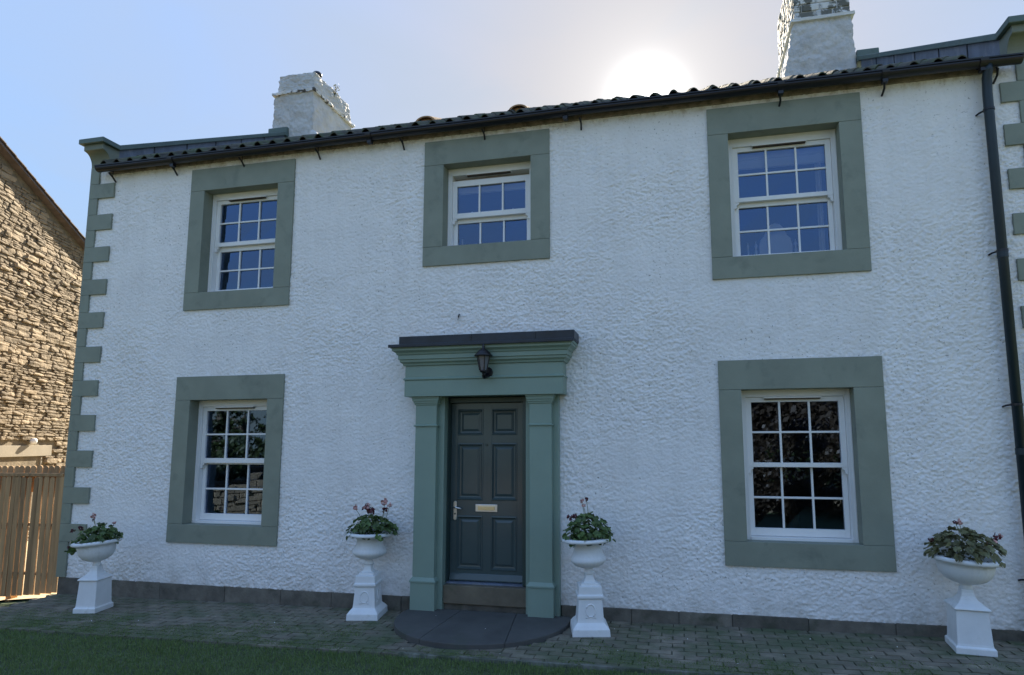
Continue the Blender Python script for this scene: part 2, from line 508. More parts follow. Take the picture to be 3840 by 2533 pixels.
# small pale leaves and grit lying on paving
lit = MB()
for (x, y) in [(-2.6, -.7), (-1.9, -1.1), (-.9, -1.25), (.0, -1.22), (1.0, -.95), (1.6, -.5), (2.4, -.8), (-4.1, -.9), (3.1, -.75), (2.0, -1.1), (3.4, -.4), (.9, -.3), (-.3, -.7), (-.95, -.35), (-4.6, -1.0), (-3.3, -.6), (2.7, -.3)]:
    z = gz(x) + (.055 if (Vector((x, y)) - SC).length < .88 else .004)
    s_ = random.uniform(.005, .010); a = random.uniform(0, 3)
    ca, sa = math.cos(a) * s_, math.sin(a) * s_
    lit.quad((x - ca, y - sa, z), (x + sa * .5, y - ca * .5, z + .004), (x + ca, y + sa, z + .007), (x - sa * .5, y + ca * .5, z + .003))
tag(lit.build('fallen_petals', M_blind), 'tiny pale petals and leaf bits scattered over the paving and step', 'petals', kind='stuff')

# ------------------------------------------------------------------ the white house
house = empty('white_house', (0, 0, 0))
tag(house, 'two storey white roughcast house with sage green stone trim and pantile roof', 'house')
XL, XR = -6.262, 5.04
OPEN = {'UL': (-4.404, -3.316, 3.612, 4.975), 'UM': (-1.080, -.013, 3.980, 4.988), 'UR': (2.180, 3.290, 3.630, 4.999),
        'LL': (-4.420, -3.315, .706, 2.229), 'LR': (2.208, 3.270, .706, 2.226)}
OUT = {'UL': (-4.617, -3.086, 3.383, 5.275), 'UM': (-1.325, .209, 3.751, 5.289), 'UR': (1.966, 3.509, 3.396, 5.300),
       'LL': (-4.636, -3.097, .483, 2.526), 'LR': (1.987, 3.546, .466, 2.530)}
DOOR = (-1.02, -.10, -.3, 2.22)


def vnoise(nx, nz, cx, cz, seed):
    r = np.random.default_rng(seed)
    gx = int(nx / cx) + 4; gzz = int(nz / cz) + 4
    g = r.random((gx, gzz))
    ix = np.arange(nx) / cx; iz = np.arange(nz) / cz
    x0 = ix.astype(int); z0 = iz.astype(int); fx = ix - x0; fz = iz - z0
    fx = fx * fx * (3 - 2 * fx); fz = fz * fz * (3 - 2 * fz)
    a = g[x0][:, z0]; b = g[x0 + 1][:, z0]; c = g[x0][:, z0 + 1]; d = g[x0 + 1][:, z0 + 1]
    fx = fx[:, None]; fz = fz[None]
    return (a * (1 - fx) + b * fx) * (1 - fz) + (c * (1 - fx) + d * fx) * fz - .5


def roughcast(name, x0, x1, z0, z1, holes, cell=.0085):
    nx = int((x1 - x0) / cell) + 1; nz = int((z1 - z0) / cell) + 1
    X = np.linspace(x0, x1, nx)[:, None] * np.ones((1, nz)); Z = np.ones((nx, 1)) * np.linspace(z0, z1, nz)[None]
    # curly trowelled look: ridged noise over lumps, flattened in patches
    base = vnoise(nx, nz, 3.1, 2.4, 1) + vnoise(nx, nz, 1.8, 1.5, 2) * .9
    ridge = 1 - np.abs(vnoise(nx, nz, 4.1, 2.9, 3) + .45 * vnoise(nx, nz, 2.2, 1.9, 12)) * 4.2
    ridge2 = 1 - np.abs(vnoise(nx, nz, 3.4, 2.6, 9)) * 4
    big = vnoise(nx, nz, 48, 40, 4) * 1.0 + vnoise(nx, nz, 17, 14, 5) * .5
    patch = np.clip(vnoise(nx, nz, 110, 85, 6) * 1.5 + .82, .50, 1.15)
    h = (base * .0086 + np.clip(ridge, -.6, 1) * .0022 + ridge2 * .0022) * patch + big * .006
    Y = -h + .003
    verts = np.stack([X.ravel(), Y.ravel(), Z.ravel()], 1)
    I, J = np.meshgrid(np.arange(nx - 1), np.arange(nz - 1), indexing='ij')
    cxm = X[:-1, :-1] + cell / 2; czm = Z[:-1, :-1] + cell / 2
    keep = np.ones_like(cxm, bool)
    for (a, b, c, d) in holes:
        keep &= ~((cxm > a) & (cxm < b) & (czm > c) & (czm < d))
    i = I[keep]; j = J[keep]; a = i * nz + j
    faces = np.stack([a, a + nz, a + nz + 1, a + 1], 1).astype(np.int32)
    me = bpy.data.meshes.new(name)
    me.vertices.add(len(verts)); me.vertices.foreach_set('co', verts.ravel())
    me.loops.add(faces.size); me.loops.foreach_set('vertex_index', faces.ravel())
    me.polygons.add(len(faces)); me.polygons.foreach_set('loop_start', np.arange(0, faces.size, 4, dtype=np.int32))
    me.polygons.foreach_set('loop_total', np.full(len(faces), 4, np.int32))
    me.update(calc_edges=True); me.validate()
    me.polygons.foreach_set('use_smooth', np.ones(len(faces), bool))
    me.materials.append(M_wall)
    o = bpy.data.objects.new(name, me); col.objects.link(o); return o


holes = [(v[0] - .06, v[1] + .06, v[2] - .06, v[3] + .06) for v in OPEN.values()] + [(-1.25, .18, -.1, 2.30)]
wall = roughcast('wall', XL + .01, XR - .01, -.008, 5.42, holes)
wall.parent = house
# body of the house behind the render (with real openings)
rows = [(-.35, .706), (.706, 2.226), (2.226, 3.65), (3.65, 4.985), (4.985, 5.44)]
body = MB()
YB0, YB1 = .06, .42
xs = [XL + .03, -4.47, -3.27, -1.14, .05, 2.16, 3.33, XR - .03]
# solid piers between the window columns
body.box(xs[0], xs[1], YB0, YB1, -.35, 5.44); body.box(xs[2], xs[3], YB0, YB1, -.35, 5.44)
body.box(xs[4], xs[5], YB0, YB1, -.35, 5.44); body.box(xs[6], xs[7], YB0, YB1, -.35, 5.44)
for (a, b, z0, z1) in [(xs[1], xs[2], -.35, .66), (xs[1], xs[2], 2.28, 3.56), (xs[1], xs[2], 5.03, 5.44),
                       (xs[3], xs[4], 2.30, 3.93), (xs[3], xs[4], 5.04, 5.44),
                       (xs[5], xs[6], -.35, .66), (xs[5], xs[6], 2.28, 3.58), (xs[5], xs[6], 5.05, 5.44)]:
    body.box(a, b, YB0, YB1, z0, z1)
RZ = 7.60; RY = 3.75; BY = 7.6      # ridge height, ridge y, back of the house
body.prism([(YB1, -.35), (BY, -.35), (BY, 5.44), (RY, RZ - .12), (YB1, 5.62)], 'x', XL + .03, XL + .45)
body.prism([(YB1, -.35), (BY, -.35), (BY, 5.44), (RY, RZ - .12), (YB1, 5.62)], 'x', XR - .45, XR - .03)
body.box(XL + .45, XR - .45, BY - .4, BY, -.35, 5.44)
body.build('inner_wall', M_chim, house)
fl = MB(); fl.box(XL + .5, XR - .5, YB1 + .01, BY - .45, 2.75, 3.0); fl.box(XL + .5, XR - .5, YB1 + .01, BY - .45, 5.35, 5.44)
fl.box(XL + .5, XR - .5, YB1 + .01, BY - .45, -.2, .1)
fl.build('storey_floor', M_floorb, house)
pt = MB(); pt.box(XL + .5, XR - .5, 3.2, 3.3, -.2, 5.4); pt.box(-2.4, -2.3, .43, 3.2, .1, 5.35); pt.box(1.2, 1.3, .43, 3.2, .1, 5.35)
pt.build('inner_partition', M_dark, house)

# plinth stones
x = -6.24
while x < 5.03:
    L = min(random.uniform(.45, .95), 5.03 - x)
    if x + L > -1.36 and x < -1.36: L = -1.36 - x
    if -1.36 <= x < .31: x = .315; continue
    if L > .05:
        MB().box(x + .0015, x + L - .0015, -.006 + random.uniform(-.006, .004), .06, gz(x) - .15, -.004 + random.uniform(-.006, .003)).build('plinth_stone', M_plinth, house, bevel=.008)
    x += L

# quoins
qh = [5.227, 5.020, 4.790, 4.571, 4.334, 4.126, 3.882, 3.671, 3.431, 3.215, 2.968, 2.754, 2.519, 2.309, 2.064, 1.851, 1.602, 1.387, 1.131, .921, .668, .440, .0]
ztop = 5.47
zz = [ztop] + qh
for i in range(len(zz) - 1):
    a, b = zz[i], zz[i + 1]
    wide = (i % 2 == 1)
    x1 = -5.858 if wide else -6.117
    MB().box(XL, x1 + random.uniform(-.004, .004), -.024, .10, b + .0012, a - .0012).build('quoin_stone', M_trim, house, bevel=.003)
    x0 = 4.785 if wide else 4.94
    MB().box(x0, XR, -.024, .10, b + .0012, a - .0012).build('quoin_stone', M_trim, house, bevel=.003)

# window surrounds
YF = -.022
for k, (ox0, ox1, oz0, oz1) in OUT.items():
    ix0, ix1, iz0, iz1 = OPEN[k]
    g = .0012
    MB().box(ox0, ox1, YF, .14, iz1, oz1).build('lintel_stone', M_trim, house, bevel=.003)
    MB().box(ox0, ix0, YF, .14, iz0 + g, iz1 - g * 2).build('jamb_stone', M_trim, house, bevel=.003)
    MB().box(ix1, ox1, YF, .14, iz0 + g, iz1 - g * 2).build('jamb_stone', M_trim, house, bevel=.003)
    MB().box(ox0, ox1, YF, .14, oz0, iz0 - g).build('sill_stone', M_trim, house, bevel=.003)


# sash windows
def sash_window(k, glass_u, glass_l, rail, rows_u=2, rows_l=2, gap=None, blind=None, lean=0):
    x0, x1, z0, z1 = OPEN[k]
    yA = .140; J = .052; ST = .056
    g0, g1 = x0 + J + ST, x1 - J - ST
    f = MB()
    f.box(x0 - .004, x0 + J, yA, .27, z0 - .004, z1 + .004); f.box(x1 - J, x1 + .004, yA, .27, z0 - .004, z1 + .004)
    hb = (gap[1] if gap else glass_u[1] + .052)
    f.box(x0 + J, x1 - J, yA + .001, .27, hb, z1 + .004)
    f.box(x0 + J, x1 - J, yA - .012, .27, z0 - .003, z0 + .028)
    # staff bead steps
    f.box(x0 + .004, x0 + .018, yA - .006, yA, z0 + .03, z1 - .004); f.box(x1 - .018, x1 - .004, yA - .006, yA, z0 + .03, z1 - .004)
    w = f.build('window', M_white, house, bevel=.0025)
    # trickle vent canopy on the head
    cx = (x0 + x1) / 2
    MB().box(cx - .30, cx + .26, yA - .024, yA + .03, hb - .016, hb - .002).build('vent_strip', M_white, w, bevel=.002)
    MB().box(cx - .29, cx + .25, yA - .018, yA + .02, hb - .027, hb - .0165).build('vent_shade_line', M_dark, w)  # solid dark strip standing in for the shade line under the canopy
    # upper sash
    u0, u1 = glass_u; yu = yA + .022; yub = yu + .045
    topz = gap[0] if gap else hb - .0015
    s = MB()
    s.box(x0 + J + .002, g0, yu, yub, rail[0] - .0, topz); s.box(g1, x1 - J - .002, yu, yub, rail[0], topz)
    s.box(g0, g1, yu + .0005, yub, u1, topz); s.box(g0, g1, yu + .0005, yub, rail[0] + .001, u0)
    # horns
    for (a, b, sg) in ((x0 + J + .002, g0, 1), (g1, x1 - J - .002, -1)):
        xo, xi = (a, b) if sg > 0 else (b, a)
        zr = rail[0]
        s.prism([(xo, zr), (xi, zr), (xi - sg * .004, zr - .018), (xi - sg * .026, zr - .030), (xi - sg * .030, zr - .060), (xo, zr - .070)], 'y', yu + .004, yub)
    s.build('upper_sash', M_white, w, bevel=.002)
    # lower sash
    l0, l1 = glass_l; yl = yub + .006; ylb = yl + .045
    s = MB()
    s.box(x0 + J + .002, g0 - .006, yl, ylb, z0 + .030, rail[1] - .002); s.box(g1 + .006, x1 - J - .002, yl, ylb, z0 + .030, rail[1] - .002)
    s.box(g0 - .006, g1 + .006, yl + .0005, ylb, l1, rail[1] - .003); s.box(g0 - .006, g1 + .006, yl + .0005, ylb, z0 + .031, l0)
    s.build('lower_sash', M_white, w, bevel=.002)

    def fill(a0, a1, b0, b1, rows, ya, yb):
        bw = .021
        n = 3; W = (a1 - a0 - bw * (n - 1)) / n
        Hh = (b1 - b0 - bw * (rows - 1)) / rows
        for i in range(n - 1):
            xx = a0 + (i + 1) * W + i * bw
            MB().box(xx, xx + bw, ya + .008, yb - .004, b0, b1).build('glazing_bar', M_white, w, bevel=.003)
        for r in range(rows - 1):
            zc = b0 + (r + 1) * Hh + r * bw
            MB().box(a0, a1, ya + .009, yb - .005, zc, zc + bw).build('glazing_bar', M_white, w, bevel=.003)
        for i in range(n):
            for r in range(rows):
                xa = a0 + i * (W + bw); za = b0 + r * (Hh + bw)
                tl = random.uniform(-.0035, .0035); t2 = random.uniform(-.0035, .0035)
                yg = (ya + yb) / 2 + .004
                MB().quad((xa, yg + tl, za), (xa + W, yg + t2, za), (xa + W, yg + t2 * .3, za + Hh), (xa, yg - tl, za + Hh)).build('pane', M_glass, w, fix=False)
    fill(g0, g1, u0, u1, rows_u, yu, yub)
    fill(g0 - .006, g1 + .006, l0, l1, rows_l, yl, ylb)
    # latches on the meeting rail
    for q in (.26, .74):
        xx = x0 + (x1 - x0) * q
        MB().tube([(xx - .025, ylb - .012, rail[1] + .004), (xx, ylb - .03, rail[1] + .016), (xx + .025, ylb - .012, rail[1] + .004)], .006, 6).build('sash_latch', M_chrome, w)
    return w


sash_window('UL', (4.316, 4.840), (3.690, 4.204), (4.262, 4.318))
sash_window('UM', (4.433, 4.770), (4.050, 4.322), (4.370, 4.450), 1, 1, gap=(4.842, 4.905))
sash_window('UR', (4.333, 4.856), (3.702, 4.236), (4.285, 4.335))
sash_window('LL', (1.504, 2.099), (.815, 1.425), (1.442, 1.506))
sash_window('LR', (1.480, 2.103), (.815, 1.430), (1.434, 1.482))

# blinds hanging just inside the panes, curtains, ornaments on sills
def soft_sheet(name, x0, x1, y, z0, z1, amp, waves, m, horiz=False):
    b = MB(); n = 48
    for i in range(n):
        a = x0 + (x1 - x0) * i / n; c = x0 + (x1 - x0) * (i + 1) / n
        ya = y + amp * math.sin(waves * i / n * 6.283); yc = y + amp * math.sin(waves * (i + 1) / n * 6.283)
        b.quad((a, ya, z0), (c, yc, z0), (c, yc, z1), (a, ya, z1))
    return b.build(name, m, smooth=True, fix=False)


def roman_blind(x0, x1, z0, z1, label):
    b = MB()
    b.box(x0, x1, .285, .305, z1 - .03, z1)
    n = 3; h = (z1 - z0) / n
    for i in range(n):
        b.prism([(.29, z0 + i * h), (.275, z0 + i * h + .012), (.275, z0 + (i + 1) * h - .006), (.29, z0 + (i + 1) * h)], 'x', x0, x1)
    return tag(b.build('window_blind', M_blind, bevel=.003), label, 'blind')


roman_blind(2.22, 3.26, 4.70, 5.02, 'pale blind drawn up behind the top of the large upper right window')
roman_blind(-1.05, -.05, 4.715, 5.0, 'pale blind behind the small upper window above the door')
# oval mirror on a vanity stand behind the upper right window
vm = empty('vanity_mirror', (2.66, .32, 3.66))
tag(vm, 'white backed arched mirror standing on the sill inside the upper right window', 'mirror')
pf = [(-.17, .05)] + [(-.17, .16), (-.155, .23), (-.12, .27), (-.105, .31), (-.085, .355), (-.05, .395), (0, .41), (.05, .395), (.085, .355), (.105, .31), (.12, .27), (.155, .23), (.17, .16), (.17, .05)]
MB().prism(pf, 'y', -.008, .008).build('mirror_panel', M_blind, vm, bevel=.002)
for sx in (-1, 1):
    MB().lathe([(.012, .03), (.016, .1), (.010, .13), (.016, .17), (.006, .2), (.003, .22)], 10, (sx * .205, 0)).build('post', M_white, vm, smooth=True)
MB().box(-.24, .24, -.05, .05, .01, .035).build('base', M_white, vm, bevel=.003)
o = MB().lathe([(.016, 3.62), (.018, 3.64), (.008, 3.70), (.010, 3.80), (.012, 3.83), (.004, 3.87)], 10, (2.37, .30)).build('candle_stick', M_white, smooth=True)
tag(o, 'thin white candlestick left of the arched mirror in the upper right window', 'candlestick')
o = MB().lathe([(.022, 4.0), (.024, 4.06), (.012, 4.09), (.010, 4.14), (.012, 4.15)], 12, (-.94, .29)).build('bottle', M_blind, smooth=True)
tag(o, 'small pale bottle at the left of the small window above the door', 'bottle')
tag(soft_sheet('curtain', 3.10, 3.16, .30, 3.66, 5.0, .018, 2, M_blind), 'pale curtain edge at the right inside the upper right window', 'curtain')
# flowers in a vase inside the lower right window
fv = empty('flower_vase', (2.72, .48, 1.18))
tag(fv, 'vase of pale dried flowers inside the lower right window', 'flower vase')
MB().lathe([(.04, -.46), (.06, -.4), (.065, -.25), (.03, -.12), (.035, -.1)], 16).build('vase', M_floorb, fv, smooth=True)
fb = MB()
for i in range(70):
    d = Vector((random.gauss(0, 1), random.gauss(0, .6), random.gauss(0, .8))).normalized() * random.uniform(.06, .16)
    s_ = .018; n_ = Vector((random.gauss(0, 1), random.gauss(0, 1), random.gauss(0, 1))).normalized(); a_ = n_.orthogonal().normalized() * s_; c_ = n_.cross(a_)
    p = d + Vector((0, 0, .22)); fb.quad(p - a_, p - c_, p + a_, p + c_)
fb.build('blossom', M_blind, fv, fix=False)

# ------------------------------------------------------------------ doorcase
FX0, FX1 = -1.425, .388        # frieze ends
YE = -.215


def ring_profile(name, pts, x0, x1, yf, m, parent, ywall=-.001, bevel=0):
    """moulding: pts (projection, z) swept along left return, front and right return"""
    b = MB(); n = len(pts)
    for (d, z) in pts:
        b.v += [(x0 - d, ywall, z), (x0 - d, yf - d, z), (x1 + d, yf - d, z), (x1 + d, ywall, z)]
    for i in range(n - 1):
        for k in range(3):
            b.f.append((i * 4 + k, i * 4 + k + 1, (i + 1) * 4 + k + 1, (i + 1) * 4 + k))
    b.f.append((0, 1, 2, 3)); b.f.append(tuple((n - 1) * 4 + k for k in (3, 2, 1, 0)))
    return b.build(name, m, parent, bevel=bevel)


ent = ring_profile('entablature', [(0, 2.204), (0, 2.384), (.012, 2.390), (.014, 2.400), (.004, 2.412), (-.004, 2.418), (-.004, 2.548)], FX0, FX1, YE, M_case, house, bevel=.0015)
ring_profile('cornice', [(0, 2.5485), (.014, 2.552), (.020, 2.572), (.032, 2.580), (.044, 2.590), (.046, 2.612), (.060, 2.618), (.060, 2.664), (.072, 2.670),
                         (.080, 2.690), (.100, 2.704), (.112, 2.712), (.114, 2.734), (.126, 2.738), (.126, 2.762)], FX0, FX1, YE, M_case, ent, bevel=.001)
lc = MB(); lc.box(FX0 - .140, FX1 + .136, YE - .140, -.004, 2.7625, 2.776)
lc.box(FX0 - .145, FX1 + .141, YE - .146, YE - .136, 2.742, 2.778)
lc.box(FX0 - .040, FX1 + .140, YE - .09, -.004, 2.776, 2.872)
lc.build('lead_cap', M_leadd, ent, bevel=.006)
for xx in (.10, -.62):
    MB().tube([(xx, YE - .092, 2.785), (xx + .004, YE - .094, 2.868)], .008, 6).build('lead_seam', M_leadd, ent)

# casing boards behind the pilasters and up to the door frame
for (a, b, inner) in ((-1.345, -.995, 1), (-.055, .308, 0)):
    MB().box(a, b, -.075, .06, gz(0) + .02, 2.2035).build('casing_board', M_case, house, bevel=.003)


def pilaster(xa, xb, zb):
    YP = -.150
    p = MB().box(xa, xb, YP, -.0755, zb + .30, 2.2030).build('pilaster', M_case, house, bevel=.003)
    r = lambda nme, pts: ring_profile(nme, pts, xa, xb, YP, M_case, p, ywall=-.0758)
    r('base_block', [(.016, zb), (.016, zb + .290), (.026, zb + .294), (.026, zb + .310), (.002, zb + .345)])
    r('necking_band', [(.001, 1.868), (.014, 1.872), (.016, 1.882), (.004, 1.892), (.001, 1.893)])
    r('capital', [(.001, 2.108), (.010, 2.112), (.012, 2.128), (.020, 2.132), (.022, 2.150), (.030, 2.156), (.032, 2.182), (.038, 2.188), (.038, 2.2028)])
    return p


pilaster(-1.312, -1.062, -.106)
pilaster(.004, .246, -.100)

# door frame and door
fr = MB(); fr.box(-1.03, -.985, .02, .20, .16, 2.20); fr.box(-.118, -.05, .02, .20, .16, 2.20); fr.box(-.985, -.118, .05, .20, 2.142, 2.20)
fr.box(-1.10, -.99, .061, .35, -.2, 2.32); fr.box(-.09, .05, .061, .35, -.2, 2.32); fr.box(-1.1, .05, .0, .35, 2.2045, 2.32)
fr.build('door_frame', M_frame, house, bevel=.004)
DX0, DX1, DZ0, DZ1 = -.983, -.120, .185, 2.140
YD = .120
PAN = [(-.905, -.605, 1.778, 2.066), (-.500, -.204, 1.778, 2.070), (-.905, -.600, 1.052, 1.682), (-.502, -.204, 1.052, 1.682), (-.902, -.605, .292, .872), (-.505, -.212, .292, .876)]
d = MB()
xs_ = [DX0, -.905, -.6025, -.502, -.206, DX1]
zs_ = [DZ0, .292, .874, 1.052, 1.682, 1.778, 2.068, DZ1]
d.box(xs_[0], xs_[1], YD, YD + .045, DZ0, DZ1); d.box(xs_[4], xs_[5], YD, YD + .045, DZ0, DZ1); d.box(xs_[2], xs_[3], YD, YD + .045, DZ0, DZ1)
for a, b in ((0, 1), (2, 3), (4, 5), (6, 7)):
    d.box(xs_[1], xs_[2], YD + .0004, YD + .045, zs_[a], zs_[b]); d.box(xs_[3], xs_[4], YD + .0004, YD + .045, zs_[a], zs_[b])
door = d.build('front_door', M_door, house, bevel=.0015)


def fielded(x0, x1, z0, z1):
    b = MB()
    loops = [(-.004, YD + .001), (.000, YD - .006), (.010, YD - .008), (.016, YD + .002), (.026, YD + .016), (.040, YD + .018), (.064, YD + .004), (.068, YD + .003)]
    for i, (d_, y) in enumerate(loops):
        b.v += [(x0 + d_, y, z0 + d_), (x1 - d_, y, z0 + d_), (x1 - d_, y, z1 - d_), (x0 + d_, y, z1 - d_)]
    for i in range(len(loops) - 1):
        for k in range(4):
            k2 = (k + 1) % 4
            b.f.append((i * 4 + k, i * 4 + k2, (i + 1) * 4 + k2, (i + 1) * 4 + k))
    n = (len(loops) - 1) * 4
    b.f.append((n, n + 1, n + 2, n + 3))
    return b.build('door_panel', M_door, door)


for i in range(3):
    z0_, z1_ = (zs_[5], zs_[6]) if i == 0 else (zs_[3], zs_[4]) if i == 1 else (zs_[1], zs_[2])
    fielded(xs_[1], xs_[2], z0_, z1_); fielded(xs_[3], xs_[4], z0_, z1_)
MB().prism([(YD + .01, .165), (YD - .030, .172), (YD - .034, .186), (YD - .012, .235), (YD, .250), (YD + .01, .25)], 'x', DX0 + .004, DX1 - .002).build('weather_bar', M_door, door, bevel=.003)
MB().box(-1.0, -.10, .03, .2, .148, .166).build('threshold_strip', M_lead, door, bevel=.003)
hb_ = MB()
hb_.prism([(-.925 + .020 * math.cos(t), .930 + (.085 if math.sin(t) > 0 else -.085) + .020 * math.sin(t)) for t in [2 * math.pi * k / 16 for k in range(16)]], 'y', YD - .010, YD)
hnd = hb_.build('door_handle', M_chrome, door, bevel=.002)
MB().tube([(-.925, YD - .01, .965), (-.925, YD - .045, .965), (-.905, YD - .052, .966), (-.86, YD - .05, .960), (-.838, YD - .042, .952)], [.010, .010, .009, .008, .006], 10).build('lever', M_chrome, hnd, smooth=True)
MB().tube([(-.925, YD - .014, .895), (-.925, YD - .009, .895)], .010, 10).build('keyhole', M_frame, hnd)
lb = MB(); lb.box(-.685, -.428, YD - .008, YD - .0005, .922, 1.004)
lbx = lb.build('letter_box', M_chrome, door, bevel=.004)
MB().box(-.655, -.458, YD - .014, YD - .0085, .940, .986).build('flap', M_brass, lbx, bevel=.003)
MB().tube([(-.560, YD - .008, 1.665), (-.560, YD + .001, 1.665)], .013, 14).build('spy_hole', M_frame, door)

# lower step between the pilasters
MB().box(-.9945, -.0555, -.045, .12, -.045, .1475).build('threshold_stone', M_step, house, bevel=.006)
MB().box(-1.05, .0, -.018, .06, -.25, -.0465).build('threshold_stone', M_plinth, house, bevel=.006)
# semicircular doorstep of three slabs
step = empty('door_step', (SC.x, SC.y, gz(SC.x)))
tag(step, 'half round grey stone doorstep at the foot of the green door surround', 'doorstep')
def step_slab(a0, a1, poly_in):
    pts = list(poly_in)
    n = 22
    for i in range(n + 1):
        a = R(a0 + (a1 - a0) * i / n)
        pts.append((.905 * math.cos(a), .905 * math.sin(a)))
    return MB().prism(pts, 'z', -.03, .048).build('step_slab', M_slab, step, bevel=.008)
# flat back at y = -0.06 (local y = 0.2)
step_slab(180 - 12.5, 247, [(-.32, .2)])
step_slab(247.1, 300, [(.30, .2), (-.317, .2)])
step_slab(300.1, 372.5, [(.303, .2)])

# lantern over the door
lan = empty('wall_lantern', (-.452, YE, 2.45))
tag(lan, 'black carriage lantern with frosted panes mounted on the green door surround', 'lantern')
MB().tube([(0, .0, 0), (0, -.018, 0)], [.062, .050], 20).build('back_plate', M_black, lan, smooth=False)
MB().tube([(0, -.015, -.02), (0, -.06, -.055), (0, -.115, -.065), (0, -.145, -.045), (0, -.15, -.01)], [.024, .020, .017, .017, .020], 10).build('arm', M_black, lan, smooth=True)
cy = -.15
MB().lathe([(.012, -.02), (.034, -.012), (.040, .0), (.036, .012)], 12, (0, cy)).build('lamp_base', M_black, lan, smooth=True)
gl = MB().lathe([(.040, .012), (.070, .165)], 6, (0, cy)).build('lamp_glass', M_frost, lan)
for k in range(6):
    t = k * math.pi / 3
    MB().tube([(.041 * math.cos(t), cy + .041 * math.sin(t), .010), (.072 * math.cos(t), cy + .072 * math.sin(t), .168)], .0065, 6).build('lamp_bar', M_black, lan)
MB().lathe([(.098, .160), (.100, .170), (.086, .182), (.072, .202), (.050, .224), (.026, .238), (.018, .250), (.012, .258), (.018, .270), (.012, .282), (.003, .300)], 18, (0, cy)).build('lamp_cap', M_black, lan, smooth=True)

# hook with a wire above the door
hk = MB().tube([(-.865, -.002, 3.160), (-.852, -.05, 3.140), (-.842, -.085, 3.112)], .009, 7)
hk.tube([(-.873, -.010, 3.135), (-.876, -.012, 3.09)], .003, 5)
tag(hk.build('wall_hook', M_black), 'short black hook sticking out of the white wall above the door surround', 'hook')

# ------------------------------------------------------------------ gutter and downpipe
def gz_e(x):   # slight sag of the gutter
    return 5.364 + .010 * math.sin(x * .55 + .6) + .006 * noise.noise(Vector((x * .8, 0, 0)))


g = MB(); seg = 10; gx = np.linspace(-6.02, 4.93, 80)
pr = []
for k in range(seg + 1):
    t = math.pi * k / seg
    pr.append((-.125 - .060 * math.cos(t), -.060 * math.sin(t)))
inner = [(-.125 - .054 * math.cos(math.pi * k / seg), -.054 * math.sin(math.pi * k / seg)) for k in range(seg, -1, -1)]
lip = [(-.190, .002), (-.190, .016), (-.178, .016)]
prof = lip + [(p, q) for p, q in pr[1:]] + [(-.060, .012), (-.066, .012)] + inner[1:]
n = len(prof)
for x in gx:
    for p, q in prof: g.v.append((x, p, gz_e(x) + .045 + q))
for i in range(len(gx) - 1):
    for k in range(n):
        k2 = (k + 1) % n
        g.f.append((i * n + k, i * n + k2, (i + 1) * n + k2, (i + 1) * n + k))
gut = g.build('gutter', M_black, house, smooth=False)
for x in (-6.022, 4.932):
    MB().prism([(p, gz_e(x) + .045 + q) for p, q in [(-.190, .016)] + pr[1:-1] + [(-.062, .016)]], 'x', x - .006, x + .006).build('end_cap', M_black, gut)
for x in (-4.83, -2.0, .42, 2.72, 3.72, 4.60):
    b = MB(); k = 10
    pp = [(-.125 - .070 * math.cos(math.pi * i / k), gz_e(x) + .045 - .070 * math.sin(math.pi * i / k)) for i in range(k + 1)]
    pi_ = [(-.125 - .062 * math.cos(math.pi * i / k), gz_e(x) + .045 - .062 * math.sin(math.pi * i / k)) for i in range(k, -1, -1)]
    b.prism(pp + pi_, 'x', x - .035, x + .035)
    b.box(x - .025, x + .025, -.15, -.09, gz_e(x) - .055, gz_e(x) - .020)
    b.build('gutter_union', M_black, gut)
for i, x in enumerate([-5.84, -4.85, -3.82, -2.73, -1.59, -.56, .59, 2.724, 3.728, 4.745]):
    b = MB()
    sg = -1 if i < 7 else 1
    b.tube([(x, -.07, 5.37), (x + .002, -.072, 5.285)], .005, 6)
    b.tube([(x - .01, -.004, 5.235), (x, -.07, 5.282), (x - .012, -.125, 5.325)], .011, 7)
    b.build('gutter_bracket', M_black, gut)
# stained bed of mortar under the tiles
b = MB(); b.box(XL + .3, XR - .25, -.020, .10, 5.352, 5.455)
b.build('eaves_mortar', M_soffit, house, bevel=.01)
pp_ = MB().tube([(4.648, -.125, 5.37), (4.648, -.12, 5.32), (4.645, -.09, 5.26), (4.640, -.085, 5.1), (4.640, -.085, gz(4.6) + .0)], .043, 16)
pipe = pp_.build('downpipe', M_pipe, house, smooth=True)
for z in (4.93, 3.5, 2.03, .45):
    b = MB(); b.tube([(4.64, -.085, z - .012), (4.64, -.085, z + .012)], .049, 16)
    b.tube([(4.60, -.06, z), (4.575, -.03, z - .004), (4.555, -.004, z - .015)], .009, 6)
    b.build('pipe_clip', M_black, pipe)
for z in (3.46, 1.6):
    MB().tube([(4.64, -.085, z - .03), (4.64, -.085, z + .03)], .047, 16).build('pipe_collar', M_pipe, pipe)

# ------------------------------------------------------------------ roof
SL = .552
TP = .2155
TZ0 = 5.455; TY0 = -.150


def tile_prof():
    pts = []
    for k in range(15):
        u = k / 14
        if u < .42:
            z = .042 * math.sin(math.pi * u / .42) ** .8 if 0 < u < .42 else 0
        else:
            z = -.014 * math.sin(math.pi * (u - .42) / .58)
        pts.append((u * TP * 1.08, z))
    return pts


